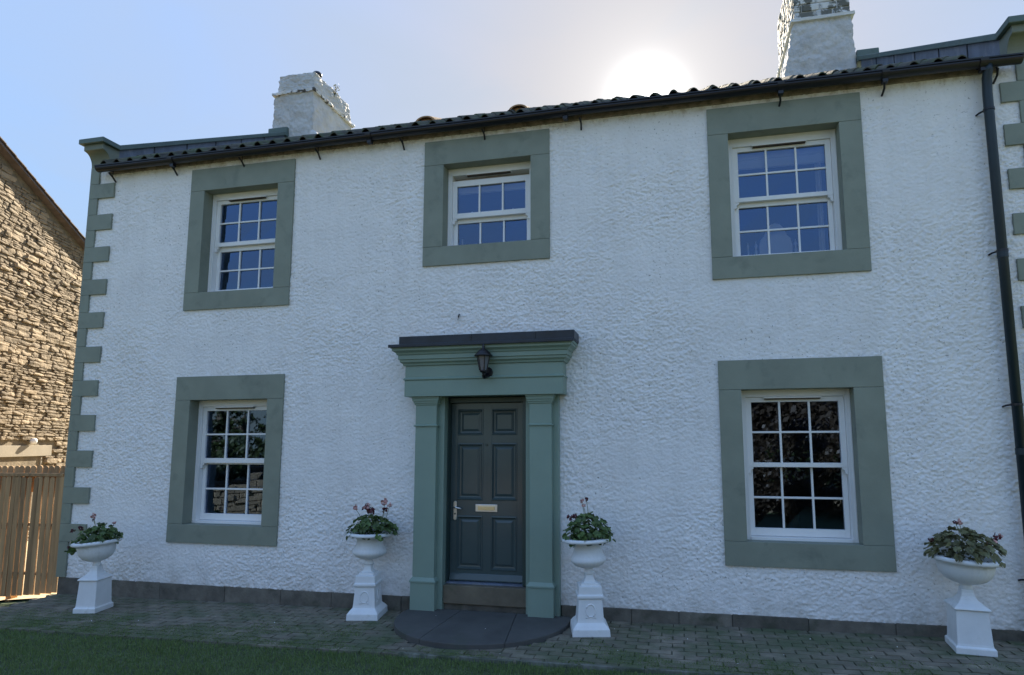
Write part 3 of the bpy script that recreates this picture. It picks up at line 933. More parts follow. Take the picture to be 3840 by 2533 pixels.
tp = tile_prof(); tl = .345
tmesh = []
for q in range(3):
    b = MB(); n = len(tp)
    for (yy, zs) in ((0, 0), (tl, SL * tl)):
        for (u, z) in tp: b.v.append((u, yy, z + zs))
        for (u, z) in tp: b.v.append((u, yy, z + zs - .013))
    for k in range(n - 1):
        b.f.append((k, k + 1, 2 * n + k + 1, 2 * n + k)); b.f.append((n + k, n + k + 1, 3 * n + k + 1, 3 * n + k))
        b.f.append((k, k + 1, n + k + 1, n + k))
    o_ = b.build('tile', M_tile, None, smooth=False)
    tmesh.append(o_.data); bpy.data.objects.remove(o_)
rf = MB()
xl, xr = XL + .30, XR - .27
rf.quad((xl, -.06, 5.425), (xr, -.06, 5.425), (xr, RY, 5.425 + SL * (RY + .06)), (xl, RY, 5.425 + SL * (RY + .06)))
rf.quad((xl, RY, 5.425 + SL * (RY + .06)), (xr, RY, 5.425 + SL * (RY + .06)), (xr, BY + .2, 5.42), (xl, BY + .2, 5.42))
roof = rf.build('roof', M_tile, house, fix=False)
nrow = 12; ntx = int((xr - xl) / TP)
cnt = 0; rest = MB()
for r in range(nrow):
    for c in range(ntx + 1):
        x = xl + c * TP - .01; yy = TY0 + r * .325
        if x + TP > xr + .03: continue
        jz = random.uniform(-.004, .004) + r * .0003; jr = random.uniform(-.012, .012)
        if cnt < 300:
            o = bpy.data.objects.new('tile', tmesh[cnt % 3]); col.objects.link(o); o.parent = roof
            o.location = (x, yy + random.uniform(-.008, .008), TZ0 + SL * (yy - TY0) + jz + .012 * (r > 0)); o.rotation_euler = (0, jr, random.uniform(-.01, .01))
            cnt += 1
        else:
            n0 = len(rest.v)
            for v in tmesh[0].vertices: rest.v.append((x + v.co.x, yy + v.co.y, TZ0 + SL * (yy - TY0) + jz + .012 + v.co.z))
            for p in tmesh[0].polygons: rest.f.append(tuple(n0 + i for i in p.vertices))
o = rest.build('far_tiles', M_tile, roof, fix=False); o['kind'] = 'stuff'
for (x, w) in ((-1.45, .135), (-.235, .125)):
    b = MB(); k = 12; yy0, yy1 = .25, .62
    z0 = TZ0 + SL * (yy0 - TY0) + .030
    for (rr, dy) in ((1, 0), (.80, 0)):
        for yv, zo in ((yy0, 0), (yy1, SL * (yy1 - yy0) - .04)):
            for i in range(k + 1):
                t = math.pi * i / k
                b.v.append((x - w * rr * math.cos(t), yv, z0 + zo + .085 * rr * math.sin(t)))
    m = k + 1
    for i in range(k):
        b.f.append((i, i + 1, m + i + 1, m + i)); b.f.append((2 * m + i, 3 * m + i, 3 * m + i + 1, 2 * m + i + 1)); b.f.append((i, 2 * m + i, 2 * m + i + 1, i + 1))
    b.prism([(x - w * .8 * math.cos(math.pi * i / k), z0 + .085 * .8 * math.sin(math.pi * i / k)) for i in range(k + 1)], 'y', yy0 + .05, yy0 + .06)
    b.build('vent_tile', M_vent, roof)
b = MB()
x = xl
while x < xr - .1:
    w = min(.42, xr - x)
    o = MB().prism([(RY - .12 * math.cos(math.pi * i / 8), 5.425 + SL * (RY + .06) - .03 + .095 * math.sin(math.pi * i / 8)) for i in range(9)], 'x', x + .003, x + w - .003).build('ridge_tile', M_tile, roof)
    x += w


# parapet copings
def parapet(side):
    if side < 0:
        fx = lambda y: (-6.262, -5.945)
    else:
        fx = lambda y: (4.875 - .076 * y, 5.10 - .076 * y)
    ya, yb = .065, 3.72
    w = MB()
    pts = []
    sl_ = .5555 if side < 0 else .575
    def zc(y): return 5.808 + sl_ * (y - ya)
    a0, a1 = fx(ya); b0, b1 = fx(yb)
    w.hexa([(a0, .08, 5.40), (a1, .08, 5.40), (b1, yb, 7.3), (b0, yb, 7.3), (a0, .08, 5.74), (a1, .08, 5.74), (b1, yb, zc(yb) - .06), (b0, yb, zc(yb) - .06)])
    par = w.build('parapet', M_lead, house)
    # lead sheet seams on the inner face
    inner = (a1, b1) if side < 0 else (a0, b0)
    for k in range(1, 6):
        y = ya + (yb - ya) * k / 6
        xi = inner[0] + (inner[1] - inner[0]) * k / 6
        MB().tube([(xi, y, zc(y) - .07), (xi, y, zc(y) - .36)], .010, 6).build('lead_seam', M_leadd, par)
    c = MB()
    o1 = .045
    c.hexa([(a0 - o1, ya, zc(ya) - .075), (a1 + o1, ya, zc(ya) - .075), (b1 + o1, yb, zc(yb) - .075), (b0 - o1, yb, zc(yb) - .075),
            (a0 - o1, ya, zc(ya)), (a1 + o1, ya, zc(ya)), (b1 + o1, yb, zc(yb)), (b0 - o1, yb, zc(yb))])
    c.build('coping', M_coping, par, bevel=.008)
    # flat cap over the kneeler
    c = MB(); c.hexa([(a0 - o1, -.205, 5.738), (a1 + o1, -.205, 5.738), (a1 + o1, ya, 5.738), (a0 - o1, ya, 5.738),
                      (a0 - o1, -.205, 5.808), (a1 + o1, -.205, 5.808), (a1 + o1, ya - .001, 5.808), (a0 - o1, ya - .001, 5.808)])
    c.build('kneeler_cap', M_coping, par, bevel=.008)
    c = MB().box(b0 - o1 - .01, b1 + o1 + .01, yb - .02, yb + .34, zc(yb) - .10, zc(yb) + .10)
    c.build('saddle_stone', M_coping, par, bevel=.015)
    # kneeler corbel, curved below
    prof = [(.10, 5.46)] + [(-.022, 5.46)]
    for i in range(9):
        t = i / 8
        prof.append((-.024 - .125 * (1 - math.cos(t * math.pi / 2)) , 5.475 + .18 * math.sin(t * math.pi / 2)))
    prof += [(-.158, 5.665), (-.158, 5.7375), (.10, 5.7375)]
    MB().prism(prof, 'x', XL + .002 if side < 0 else a0 - .002, a1 + .002 if side < 0 else XR - .002).build('kneeler', M_kneel, par, bevel=.004)
    return par


parapet(-1); parapet(1)


# chimneys
def lumpy(name, base, top, z0, z1, n, amp, m, parent, seed=0):
    """frustum box with displaced skin"""
    bm = bmesh.new()
    bmesh.ops.create_cube(bm, size=1)
    bmesh.ops.subdivide_edges(bm, edges=bm.edges[:], cuts=n, use_grid_fill=True)
    for v in bm.verts:
        t = v.co.z + .5
        x0 = base[0] + (top[0] - base[0]) * t; x1 = base[1] + (top[1] - base[1]) * t
        y0 = base[2] + (top[2] - base[2]) * t; y1 = base[3] + (top[3] - base[3]) * t
        nrm = v.normal.copy()
        v.co = Vector((x0 + (x1 - x0) * (v.co.x + .5), y0 + (y1 - y0) * (v.co.y + .5), z0 + (z1 - z0) * t))
        q = v.co * 5 + Vector((seed, 0, 0))
        v.co += Vector((noise.noise(q), noise.noise(q + Vector((9, 0, 0))), noise.noise(q + Vector((0, 9, 0))) * .6)) * amp
        q = v.co * 17 + Vector((seed, 0, 0))
        v.co += Vector((noise.noise(q), noise.noise(q + Vector((9, 0, 0))), 0)) * amp * .7
        q = v.co * 41
        v.co += Vector((noise.noise(q), noise.noise(q + Vector((9, 0, 0))), 0)) * amp * .45
    me = bpy.data.meshes.new(name); bm.to_mesh(me); bm.free(); me.materials.append(m)
    for p in me.polygons: p.use_smooth = True
    o = bpy.data.objects.new(name, me); col.objects.link(o); o.parent = parent; return o


ch = lumpy('chimney', (-6.25, -5.35, 3.75, 5.25), (-6.24, -5.37, 3.75, 5.25), 7.3, 8.66, 48, .026, M_chim, house, 1)
lumpy('chimney_top', (-6.19, -5.36, 3.76, 5.2), (-6.17, -5.37, 3.78, 5.1), 8.69, 9.075, 40, .028, M_chim, ch, 2)
b = lumpy('string_course', (-6.28, -5.32, 3.71, 5.28), (-6.28, -5.32, 3.71, 5.28), 8.64, 8.695, 34, .022, M_chip, ch, 3)
MB().lathe([(.085, 9.05), (.085, 9.15), (.10, 9.16), (.10, 9.19), (.07, 9.23), (.03, 9.25)], 16, (-5.50, 4.05)).build('chimney_pot', M_black, ch, smooth=True)
lumpy('flaunching', (-5.39, -5.16, 3.68, 5.30), (-5.37, -5.30, 3.72, 5.26), 7.4, 7.80, 10, .012, M_mortar, ch, 5)
lumpy('flaunching', (-5.93, -5.34, 3.66, 3.9), (-5.93, -5.34, 3.72, 3.9), 7.4, 7.70, 10, .012, M_mortar, ch, 6)
ch2 = lumpy('chimney', (3.36, 4.55, 3.72, 5.5), (3.61, 4.50, 3.72, 5.45), 7.35, 8.66, 48, .024, M_chim, house, 7)
lumpy('string_course', (3.56, 4.54, 3.68, 5.5), (3.56, 4.54, 3.68, 5.5), 8.64, 8.69, 26, .012, M_mortar, ch2, 8)
lumpy('flaunching', (3.30, 4.55, 3.62, 5.55), (3.33, 4.55, 3.69, 5.52), 7.3, 7.66, 16, .012, M_mortar, ch2, 9)
MB().box(3.645, 4.475, 3.755, 5.40, 8.66, 9.78).build('chimney_top', M_mortar, ch2)
z = 8.70; row = 0
while z < 9.7:
    hh = random.uniform(.105, .125)
    x = 3.63 - (random.uniform(.08, .2) if row % 2 else 0)
    while x < 4.49:
        L = random.uniform(.24, .34); a = max(x, 3.63); b_ = min(x + L, 4.49)
        if b_ - a > .05:
            lumpy('stone_block', (a, b_, 3.735 + random.uniform(-.01, .008), 3.80), (a, b_, 3.735, 3.80), z, z + hh, 4, .010, M_block, ch2, random.random() * 50)
        x += L + .022
    yq = 3.81
    while yq < 5.4:
        L = random.uniform(.24, .34); b_ = min(yq + L, 5.42)
        if b_ - yq > .05:
            lumpy('stone_block', (3.628, 3.70, yq, b_), (3.628, 3.70, yq, b_), z, z + hh, 4, .010, M_block, ch2, random.random() * 50)
        yq += L + .02
    z += hh + .018; row += 1
# weed growing from the left chimney
wd = empty('chimney_weed', (-5.37, 4.50, 8.98))
tag(wd, 'small yellow green weed growing out of the side of the left chimney', 'weed')
b = MB()
for i in range(26):
    a = random.uniform(0, 6.28); h = random.uniform(.04, .22); sp = random.uniform(.02, .09)
    p = Vector((.03 + sp * math.cos(a), sp * math.sin(a), h)); s_ = random.uniform(.012, .028)
    nn = Vector((random.gauss(0, 1), random.gauss(0, 1), random.gauss(0, 1))).normalized(); aa = nn.orthogonal().normalized() * s_; cc = nn.cross(aa)
    b.quad(p - aa, p - cc * .6, p + aa, p + cc * .6)
b.build('leaves', M_yell, wd, fix=False)
b = MB()
for i in range(5):
    b.tube([(0, 0, -.04), (.03 + random.uniform(-.04, .04), random.uniform(-.04, .04), .1), (.03 + random.uniform(-.07, .07), random.uniform(-.05, .05), .2)], .004, 5)
b.build('stems', M_yell, wd)


# ------------------------------------------------------------------ urns
def square_ring(b, stages, w, d):
    """stages: (scale, z)"""
    n0 = len(b.v)
    for s_, z in stages:
        for sx, sy in ((-1, -1), (1, -1), (1, 1), (-1, 1)):
            b.v.append((sx * w / 2 * s_, sy * d / 2 * s_, z))
    for i in range(len(stages) - 1):
        for k in range(4):
            k2 = (k + 1) % 4
            b.f.append((n0 + i * 4 + k, n0 + i * 4 + k2, n0 + (i + 1) * 4 + k2, n0 + (i + 1) * 4 + k))
    b.f.append((n0 + 3, n0 + 2, n0 + 1, n0)); e = n0 + (len(stages) - 1) * 4
    b.f.append((e, e + 1, e + 2, e + 3))


def urn(loc, rot, label, kind, w, d, leanx=0, leany=0, hs=1.0, bw_=1.0):
    t = empty('garden_urn', loc); t.rotation_euler = (0, 0, rot)
    tag(t, label, 'urn', 'white urns along the front wall')
    b = MB()
    if kind == 'A':
        ped = [(1, 0), (1, .012), (.98, .072), (.86, .105), (.74, .130), (.72, .135), (.70, .16), (.62, .375), (.70, .383), (.715, .392), (.715, .414), (.66, .418), (.64, .430), (.62, .505), (.48, .512), (.47, .535), (.33, .540), (.26, .565), (.21, .60), (.20, .625)]
    else:
        ped = [(1, 0), (1, .060), (.97, .068), (.90, .078), (.90, .085), (.885, .10), (.80, .430), (.90, .436), (.92, .444), (.90, .452), (.80, .468), (.62, .488), (.46, .520), (.35, .556), (.30, .59), (.29, .622)]
    ped = [(a, z * hs) for a, z in ped]
    square_ring(b, ped, w, d)
    b.build('pedestal', M_urn, t, bevel=.004)
    if kind == 'A':   # round wreath medallion on the faces
        for (cx, cyy, ax, sl) in ((0, -d / 2 * .665, 'x', 1), (w / 2 * .665, 0, 'y', 1)):
            m_ = MB(); pts = []
            zc_ = .255 * hs
            for k in range(17):
                a = R(-60 + 300 * k / 16)
                u = .044 * math.cos(a); zv = zc_ + .058 * math.sin(a)
                tilt = .665 - (zv / hs - .255) * .37
                if ax == 'x': pts.append((u, -d / 2 * (tilt) , zv))
                else: pts.append((w / 2 * (tilt), u, zv))
            m_.tube(pts, .008, 6)
            zz_ = zc_ - .062; tl_ = .665 + .062 * .37
            if ax == 'x': m_.tube([(-.05, -d / 2 * tl_, zz_), (0, -d / 2 * tl_, zz_ + .010), (.05, -d / 2 * tl_, zz_)], .008, 6)
            else: m_.tube([(w / 2 * tl_, -.05, zz_), (w / 2 * tl_, 0, zz_ + .010), (w / 2 * tl_, .05, zz_)], .008, 6)
            m_.build('medallion', M_urn, t, smooth=True)
    z0 = (.622 if kind == 'A' else .618) * hs
    bs_ = 1.30 if kind == 'A' else 1.32
    bo = MB()
    if kind == 'A':
        prof = [(.052, 0), (.060, .008), (.058, .018), (.040, .030), (.045, .040), (.090, .050), (.150, .068), (.182, .092), (.188, .108), (.176, .126), (.158, .150), (.146, .180), (.146, .205), (.170, .222), (.215, .236), (.258, .240), (.266, .248), (.262, .262), (.240, .268), (.175, .262), (.14, .22), (.05, .20)]
        gad = lambda i, t_: (1 + .018 * abs(math.sin(t_ * 14))) if 4 <= i <= 9 else ((1 + .030 * abs(math.sin(t_ * 5))) if 14 <= i <= 18 else 1)
    else:
        prof = [(.055, 0), (.062, .010), (.048, .022), (.055, .034), (.120, .046), (.180, .066), (.215, .092), (.236, .122), (.244, .150), (.246, .165), (.268, .178), (.300, .184), (.312, .192), (.310, .206), (.290, .214), (.235, .205), (.2, .16), (.05, .13)]
        gad = lambda i, t_: (1 + .012 * abs(math.sin(t_ * 18))) if 4 <= i <= 9 else ((1 + .025 * abs(math.sin(t_ * 6))) if 10 <= i <= 14 else 1)
    bo.lathe(prof, 96, (0, 0), gad)
    bw = bo.build('bowl', M_urn, t, smooth=True)
    bw.scale = (bw_, bw_, bs_); bw.location = (0, 0, z0); bw.rotation_euler = (leanx, leany, -rot)
    return t, z0, (.262 * bs_ if kind == 'A' else .205 * bs_)


leafm = []
for q in range(3):
    b = MB(); n = 11; c = (0, 0, -.006)
    b.v.append(c)
    for k in range(n):
        a = R(-165 + 330 * k / (n - 1)); r = .030 * (1 + .13 * math.sin(k * 2.6 + q)) 
        b.v.append((r * math.cos(a), r * math.sin(a), .006 * math.sin(a * 3 + q) + .003))
    for k in range(n - 1): b.f.append((0, 1 + k, 2 + k))
    o_ = b.build('leaf', M_leaf, fix=False, smooth=True); leafm.append(o_.data); bpy.data.objects.remove(o_)
leafmb = []
for m_ in leafm:
    c = m_.copy(); c.materials.clear(); c.materials.append(M_leafb); leafmb.append(c)


def flower_head(p, parent, m, r=.022, n=16):
    b = MB()
    for i in range(n):
        d_ = Vector((random.gauss(0, 1), random.gauss(0, 1), random.gauss(.3, 1))).normalized()
        c = d_ * r * random.uniform(.5, 1); nn = (d_ + Vector((random.gauss(0, .5), random.gauss(0, .5), random.gauss(0, .5)))).normalized()
        a_ = nn.orthogonal().normalized() * r * .45; c_ = nn.cross(a_)
        b.quad(c - a_, c - c_, c + a_, c + c_)
    o = b.build('flower_head', m, parent, fix=False); o.location = p; return o


def plant(loc, label, R0, H, nleaf, ctr, meshes, flowers, seed, droop=()):
    random.seed(seed)
    t = empty('geranium_plant', loc); tag(t, label, 'geranium', 'geraniums in the white urns')
    core = MB()
    for i in range(240):
        a = random.uniform(0, 6.28); rr = math.sqrt(random.random()) * R0 * .82; zmax = H * (1 - (rr / R0) ** 2 * .75)
        p = Vector((ctr[0] + rr * math.cos(a), ctr[1] + rr * math.sin(a), random.uniform(-.01, zmax * .85)))
        s_ = random.uniform(.016, .03); nn = Vector((random.gauss(0, .7), random.gauss(0, .7), 1)).normalized(); a_ = nn.orthogonal().normalized() * s_; c_ = nn.cross(a_)
        core.quad(p - a_, p - c_, p + a_, p + c_)
    o = core.build('inner_foliage', meshes[0].materials[0], t, fix=False); o['kind'] = 'stuff'
    for i in range(nleaf):
        a = random.uniform(0, 6.283); el = math.asin(random.random() ** .8)
        lump = 1 + .14 * noise.noise(Vector((math.cos(a) * 1.5, math.sin(a) * 1.5, el * 2 + seed)))
        d_ = Vector((math.cos(a) * math.cos(el), math.sin(a) * math.cos(el), math.sin(el)))
        p = Vector((ctr[0] + d_.x * R0 * lump, ctr[1] + d_.y * R0 * lump, d_.z * H * lump + random.uniform(-.02, .01)))
        q = (d_ * .9 + Vector((0, 0, .55)) + Vector((random.gauss(0, .35), random.gauss(0, .35), random.gauss(0, .3)))).normalized()
        o = bpy.data.objects.new('leaf', random.choice(meshes)); col.objects.link(o); o.parent = t
        o.location = p; o.rotation_euler = q.to_track_quat('Z', 'X').to_euler(); s_ = random.uniform(.8, 1.45); o.scale = (s_, s_, s_)
    for (dx, dy, dz, m_, r_) in flowers:
        r_ *= 1.25; dz += .025
        base = (ctr[0] + dx * .6, ctr[1] + dy * .6, H * .5)
        st = MB().tube([base, ((base[0] + dx) / 2 + .01, (base[1] + dy) / 2, (base[2] + dz) / 2 + .02), (dx, dy, dz)], .0028, 5).build('flower_stalk', M_stalk, t)
        flower_head((dx, dy, dz), t, m_, r_)
    for (dx, dy, dz) in droop:
        for k in range(5):
            o = bpy.data.objects.new('leaf', random.choice(meshes)); col.objects.link(o); o.parent = t
            o.location = (dx + random.uniform(-.03, .03), dy + random.uniform(-.03, .03), dz + random.uniform(-.03, .03))
            o.rotation_euler = (random.uniform(.3, 1.4), random.uniform(-.6, .6), random.uniform(0, 6))
    return t


u1, z1_, h1 = urn((-5.015, -.600, gz(-5.015)), R(12), 'white urn on a plain pedestal by the left house corner near the timber fence', 'B', .250, .31, R(1), R(-5.0), .80, .77)
u2, z2_, h2 = urn((-1.770, -.270, gz(-1.77)), R(11), 'white urn with a wreath medallion pedestal just left of the front door', 'A', .335, .40, 0, R(1), .87, .95)
u3, z3_, h3 = urn((.672, -.410, gz(.67)), R(13.5), 'white urn with a wreath medallion pedestal just right of the front door', 'A', .360, .38, 0, R(-2.5), .88, .93)
u4, z4_, h4 = urn((4.000, -.330, gz(4.0)), R(-6), 'wide white urn on a plain pedestal near the downpipe at the right', 'B', .300, .36, R(1), R(3.2), .82, .89)
plant((-5.015, -.60, gz(-5) + z1_ + h1 - .01), 'green geranium with fading pink flowers spilling from the leftmost urn', .215, .19, 85, (.0, 0), leafm,
      [(-.05, -.05, .27, M_pink, .028), (-.33, -.05, .10, M_dred, .024), (-.22, -.05, .13, M_dred, .026), (.20, .0, .20, M_pink, .018), (-.36, -.05, -.09, M_dred, .016), (-.10, 0, .22, M_dred, .014)], 31, droop=[(-.28, -.08, -.03), (-.33, -.06, -.1), (-.24, -.12, -.06)])
plant((-1.770, -.27, gz(-1.77) + z2_ + h2 - .035), 'leafy dark green geranium in the urn left of the door with pink blooms', .255, .21, 115, (.02, 0), leafm,
      [(-.17, -.03, .27, M_pink, .026), (-.02, -.05, .25, M_dred, .044), (.0, -.08, .295, M_pink, .030), (.05, -.06, .24, M_dred, .035), (.18, -.02, .33, M_pink, .034), (.24, -.02, .31, M_pink, .022), (.19, -.04, .255, M_dred, .028)], 32, droop=[(.20, -.10, -.0)])
plant((.672, -.41, gz(.67) + z3_ + h3 - .035), 'domed green geranium in the urn right of the door with one tall pink bloom', .24, .26, 125, (.0, 0), leafm,
      [(-.06, -.05, .38, M_pink, .020), (-.01, -.05, .39, M_dred, .018), (-.18, -.04, .20, M_dred, .032), (-.13, -.04, .22, M_dred, .022), (-.04, -.05, .33, M_pink, .016)], 33)
plant((4.000, -.33, gz(4.0) + z4_ + h4 - .01), 'spreading brownish green geranium in the wide urn at the far right', .295, .25, 140, (.01, 0), leafmb,
      [(-.02, -.03, .29, M_pink, .024), (-.05, -.03, .29, M_dred, .018), (-.26, -.04, .13, M_dred, .022), (.26, -.05, .17, M_dred, .028), (.20, -.08, .13, M_pink, .030), (.29, -.03, .18, M_pink, .018)], 34)

# ------------------------------------------------------------------ neighbour stone house
NP = Vector((-12.65, 6.0, 0)); ND = Vector((-.31, .9507, 0)).normalized(); NN = Vector((ND.y, -ND.x, 0))
nb = empty('stone_house', (0, 0, 0))
tag(nb, 'sunlit sandstone rubble gable of the neighbouring house beyond the timber fence', 'house')
def npt(s, z, o=0): return NP + ND * s + NN * o + Vector((0, 0, z))
def verge(s): return 7.548 - .3925 * (s + 3.667)
S0, S1 = -6.2, 3.2; DEP = 9.0
b = MB()
def npoly(pts, o):
    return [tuple(npt(s, z, o)) for s, z in pts]
pts = [(S0, -1.0), (S1, -1.0), (S1, verge(S1) - .1), (S0, verge(S0) - .1)]
fr_ = npoly(pts, 0); bk = npoly(pts, -.5)
b.hexa([fr_[0], fr_[1], bk[1], bk[0], fr_[3], fr_[2], bk[2], bk[3]])
b.build('wall', M_nmort, nb)
b = MB()
fr_ = npoly(pts, -.5); bk = npoly(pts, -DEP)
b.hexa([fr_[0], fr_[1], bk[1], bk[0], fr_[3], fr_[2], bk[2], bk[3]])
b.build('rear_wall', M_nmort, nb)
b = MB()
OV = .17
q = [(S0 - .3, verge(S0 - .3)), (S1 + .35, verge(S1 + .35))]
lo = [tuple(npt(s, z - .10, o)) for s, z, o in ((q[0][0], q[0][1], OV), (q[1][0], q[1][1], OV), (q[1][0], q[1][1], -DEP), (q[0][0], q[0][1], -DEP))]
hi = [(x, y, z + .045) for x, y, z in lo]
b.hexa(lo + hi)
nroof = b.build('roof', M_ntile, nb)
s = S0
while s < S1:
    e = s + .30
    z0 = verge(s) - .038; z1 = verge(e) - .038
    lo = [tuple(npt(s + .01, z0, OV + .03)), tuple(npt(e + .02, z1 + .012, OV + .03)), tuple(npt(e + .02, z1 + .012, -.6)), tuple(npt(s + .01, z0, -.6))]
    MB().hexa(lo + [(x, y, z + .018) for x, y, z in lo]).build('verge_tile', M_ntile, nroof)
    s = e
# rubble stones
sm = []
for q_ in range(10):
    bm = bmesh.new(); bmesh.ops.create_cube(bm, size=1)
    bmesh.ops.subdivide_edges(bm, edges=bm.edges[:], cuts=2, use_grid_fill=True)
    for v in bm.verts:
        c = v.co.copy(); L = c.length
        # pull corners in for a worn outline
        v.co = c * (1 - .36 * max(0, (L - .52)))
        v.co += Vector((noise.noise(c * 2.2 + Vector((q_ * 7, 0, 0))), noise.noise(c * 2.2 + Vector((0, q_ * 7, 0))), noise.noise(c * 2.2 + Vector((0, 0, q_ * 7))))) * .10
    me = bpy.data.meshes.new('stone'); bm.to_mesh(me); bm.free(); me.materials.append(M_nstone); sm.append(me)
NL = (-3.9, -1.38, 1.42, 1.65)      # lintel s0,s1,z0,z1
NW = (-3.5, -1.66, .0, 1.42)       # window
th = math.atan2(ND.y, ND.x)
stones = []
z = -.4; random.seed(5)
while z < 8.6:
    h = random.choice([.045, .055, .065, .075, .09, .11])
    s = S0 + random.uniform(0, .3)
    while s < S1:
        L = random.uniform(.12, .36) * (1.25 if h > .1 else 1)
        zc, sc = z + h / 2, s + L / 2
        ok = zc + h / 2 < verge(s + L) - .14 and not (s + L > NW[0] and s < NW[1] and z < NW[3] and z + h > NW[2]) and not (s + L > NL[0] and s < NL[1] and z < NL[3] and z + h > NL[2])
        if ok: stones.append((sc, zc, L, h))
        s += L + .011
    z += h + .009
vis = [t for t in stones if -3.75 < t[0] < -.6 and t[1] > .9]
vis.sort(key=lambda t: -t[2] * t[3] / (npt(t[0], t[1]) - CAM).length)
vis_set = set(vis[:295])
rest = MB()
for i, t in enumerate(stones):
    sc, zc, L, h = t
    pr_ = random.uniform(.0, .045)
    smooth_band = (verge(sc) - zc) < 1.0 + .3 * noise.noise(Vector((sc, zc, 0)))
    if smooth_band: pr_ *= .25
    loc = npt(sc, zc, -.045 + pr_)
    rz = th + random.uniform(-.05, .05) - math.pi / 2
    if t in vis_set:
        o = bpy.data.objects.new('stone', sm[i % 10]); col.objects.link(o); o.parent = nb
        o.location = loc; o.scale = (.15, L * 1.04, h * 1.06); o.rotation_euler = (random.uniform(-.05, .05), random.uniform(-.06, .06), rz)
    else:
        mm = Matrix.Translation(loc) @ Matrix.Rotation(rz, 4, 'Z') @ Matrix.Diagonal((.13, L, h, 1))
        n0 = len(rest.v); me = sm[i % 10]
        for v in me.vertices: rest.v.append(tuple(mm @ v.co))
        for p in me.polygons: rest.f.append(tuple(n0 + k for k in p.vertices))
o = rest.build('rubble_stones', M_nstone, nb, fix=False); o['kind'] = 'stuff'
def nbox(name, s0, s1, z0, z1, o0, o1, m, parent=nb, bev=.006):
    lo = [tuple(npt(s0, z0, o1)), tuple(npt(s1, z0, o1)), tuple(npt(s1, z0, o0)), tuple(npt(s0, z0, o0))]
    return MB().hexa(lo + [(x, y, z1) for x, y, z in lo]).build(name, m, parent, bevel=bev)
nbox('lintel', NL[0], NL[1], NL[2], NL[3], -.1, .05, M_dressed)
nw = nbox('window', NW[0] + .02, NW[1] - .02, NW[2], NW[3] - .01, -.10, -.04, M_white)
nbox('window_reveal', NW[1] - .02, NW[1] + .02, NW[2], NW[3] - .01, -.1, .03, M_dressed)
b = MB(); b.lathe([(.02, -.06), (.055, -.05), (.07, 0), (.055, .05), (.02, .065)], 12)
o = b.build('wall_lamp', M_white, None, smooth=True); o.location = npt(-2.07, 1.735, .10)
tag(o, 'small round white lamp above the lintel of the stone neighbour house', 'lamp')

# ------------------------------------------------------------------ timber fence
fence = empty('timber_fence', (-6.3, .02, gz(-6.4)))
tag(fence, 'brown timber board fence with round topped boards filling the gap beside the left corner', 'fence')
fx0, fy0 = -6.30, .04
FD = Vector((-1, -.06, 0)).normalized(); FNn = Vector((FD.y, -FD.x, 0))
base = Vector((fx0, fy0, 0)) - Vector((-6.3, .02, gz(-6.4)))
def fboard(u, w, z0, z1, off, tilt=0, name='board'):
    pr_ = [(-w / 2, z0), (w / 2, z0), (w / 2, z1 - w * .42)] + [(w / 2 * math.cos(R(a)), z1 - w * .42 + w * .42 * math.sin(R(a))) for a in (30, 60, 90, 120, 150)] + [(-w / 2, z1 - w * .42)]
    bb = MB().prism(pr_, 'y', -.009, .009)
    o = bb.build(name, M_wood, fence, bevel=.002)
    p = base + FD * u + Vector((0, off, 0)); o.location = (p.x, p.y, 0); o.rotation_euler = (0, tilt, math.atan2(-FD.y, -FD.x))
    return o
z0b = -gz(-6.4)
random.seed(12)
u = .0
while u < 2.6:
    w = random.uniform(.066, .078)
    zb = -.205 + z0b - u * .10
    fboard(u, w, zb + random.uniform(-.010, .010), 1.262 + z0b + random.uniform(-.008, .008), -.035, random.uniform(-.008, .008))
    u += w + random.uniform(.006, .020)
u = .03
while u < 2.6:
    w = random.uniform(.078, .088)
    fboard(u, w, 1.05 + z0b, 1.400 + z0b + random.uniform(-.006, .006), .060, random.uniform(-.006, .006))
    u += w + random.uniform(.006, .012)
for zr in (1.262, .62, .0):
    bb = MB().box(-2.7, -.0, -.024 if zr < 1.2 else -.050, .048, zr + z0b, zr + z0b + .040)
    o = bb.build('rail', M_wood, fence, bevel=.003); o.location = (base.x, base.y, 0); o.rotation_euler = (0, 0, math.atan2(-FD.y, -FD.x))
for up in (.72, 2.0):
    p = base + FD * up
    MB().box(p.x - .045, p.x + .045, p.y - .0, p.y + .09, z0b - .5, 1.25 + z0b).build('post', M_wood, fence, bevel=.004)
tag(sheet('side_path', [-12, -9, -7.6, -7.45, -6.9, -6.5, -6.262], [-.06, 2, 6], -.02, M_path), 'sandy path running back between the two houses behind the fence', kind='structure')

# ------------------------------------------------------------------ what stands behind the camera (seen in the panes)
gw = tag(MB().box(-40, 40, -11.0, -10.6, -.5, .62).build('garden_wall', M_nmort), 'low stone boundary wall across the garden, mirrored in the lower windows', 'wall')
x = -14; random.seed(9)
rest = MB()
z = -.2
while z < .60:
    h = random.uniform(.10, .18); x = -22
    while x < 1.5:
        L = random.uniform(.2, .5)
        rest.frustum((x, x + L, -10.6, -10.55), (x + .01, x + L - .01, -10.6, -10.54 + random.uniform(-.01, .02)), z, z + h); x += L + .02
    z += h + .015
o = rest.build('wall_stones', M_nstone, gw); o['kind'] = 'stuff'


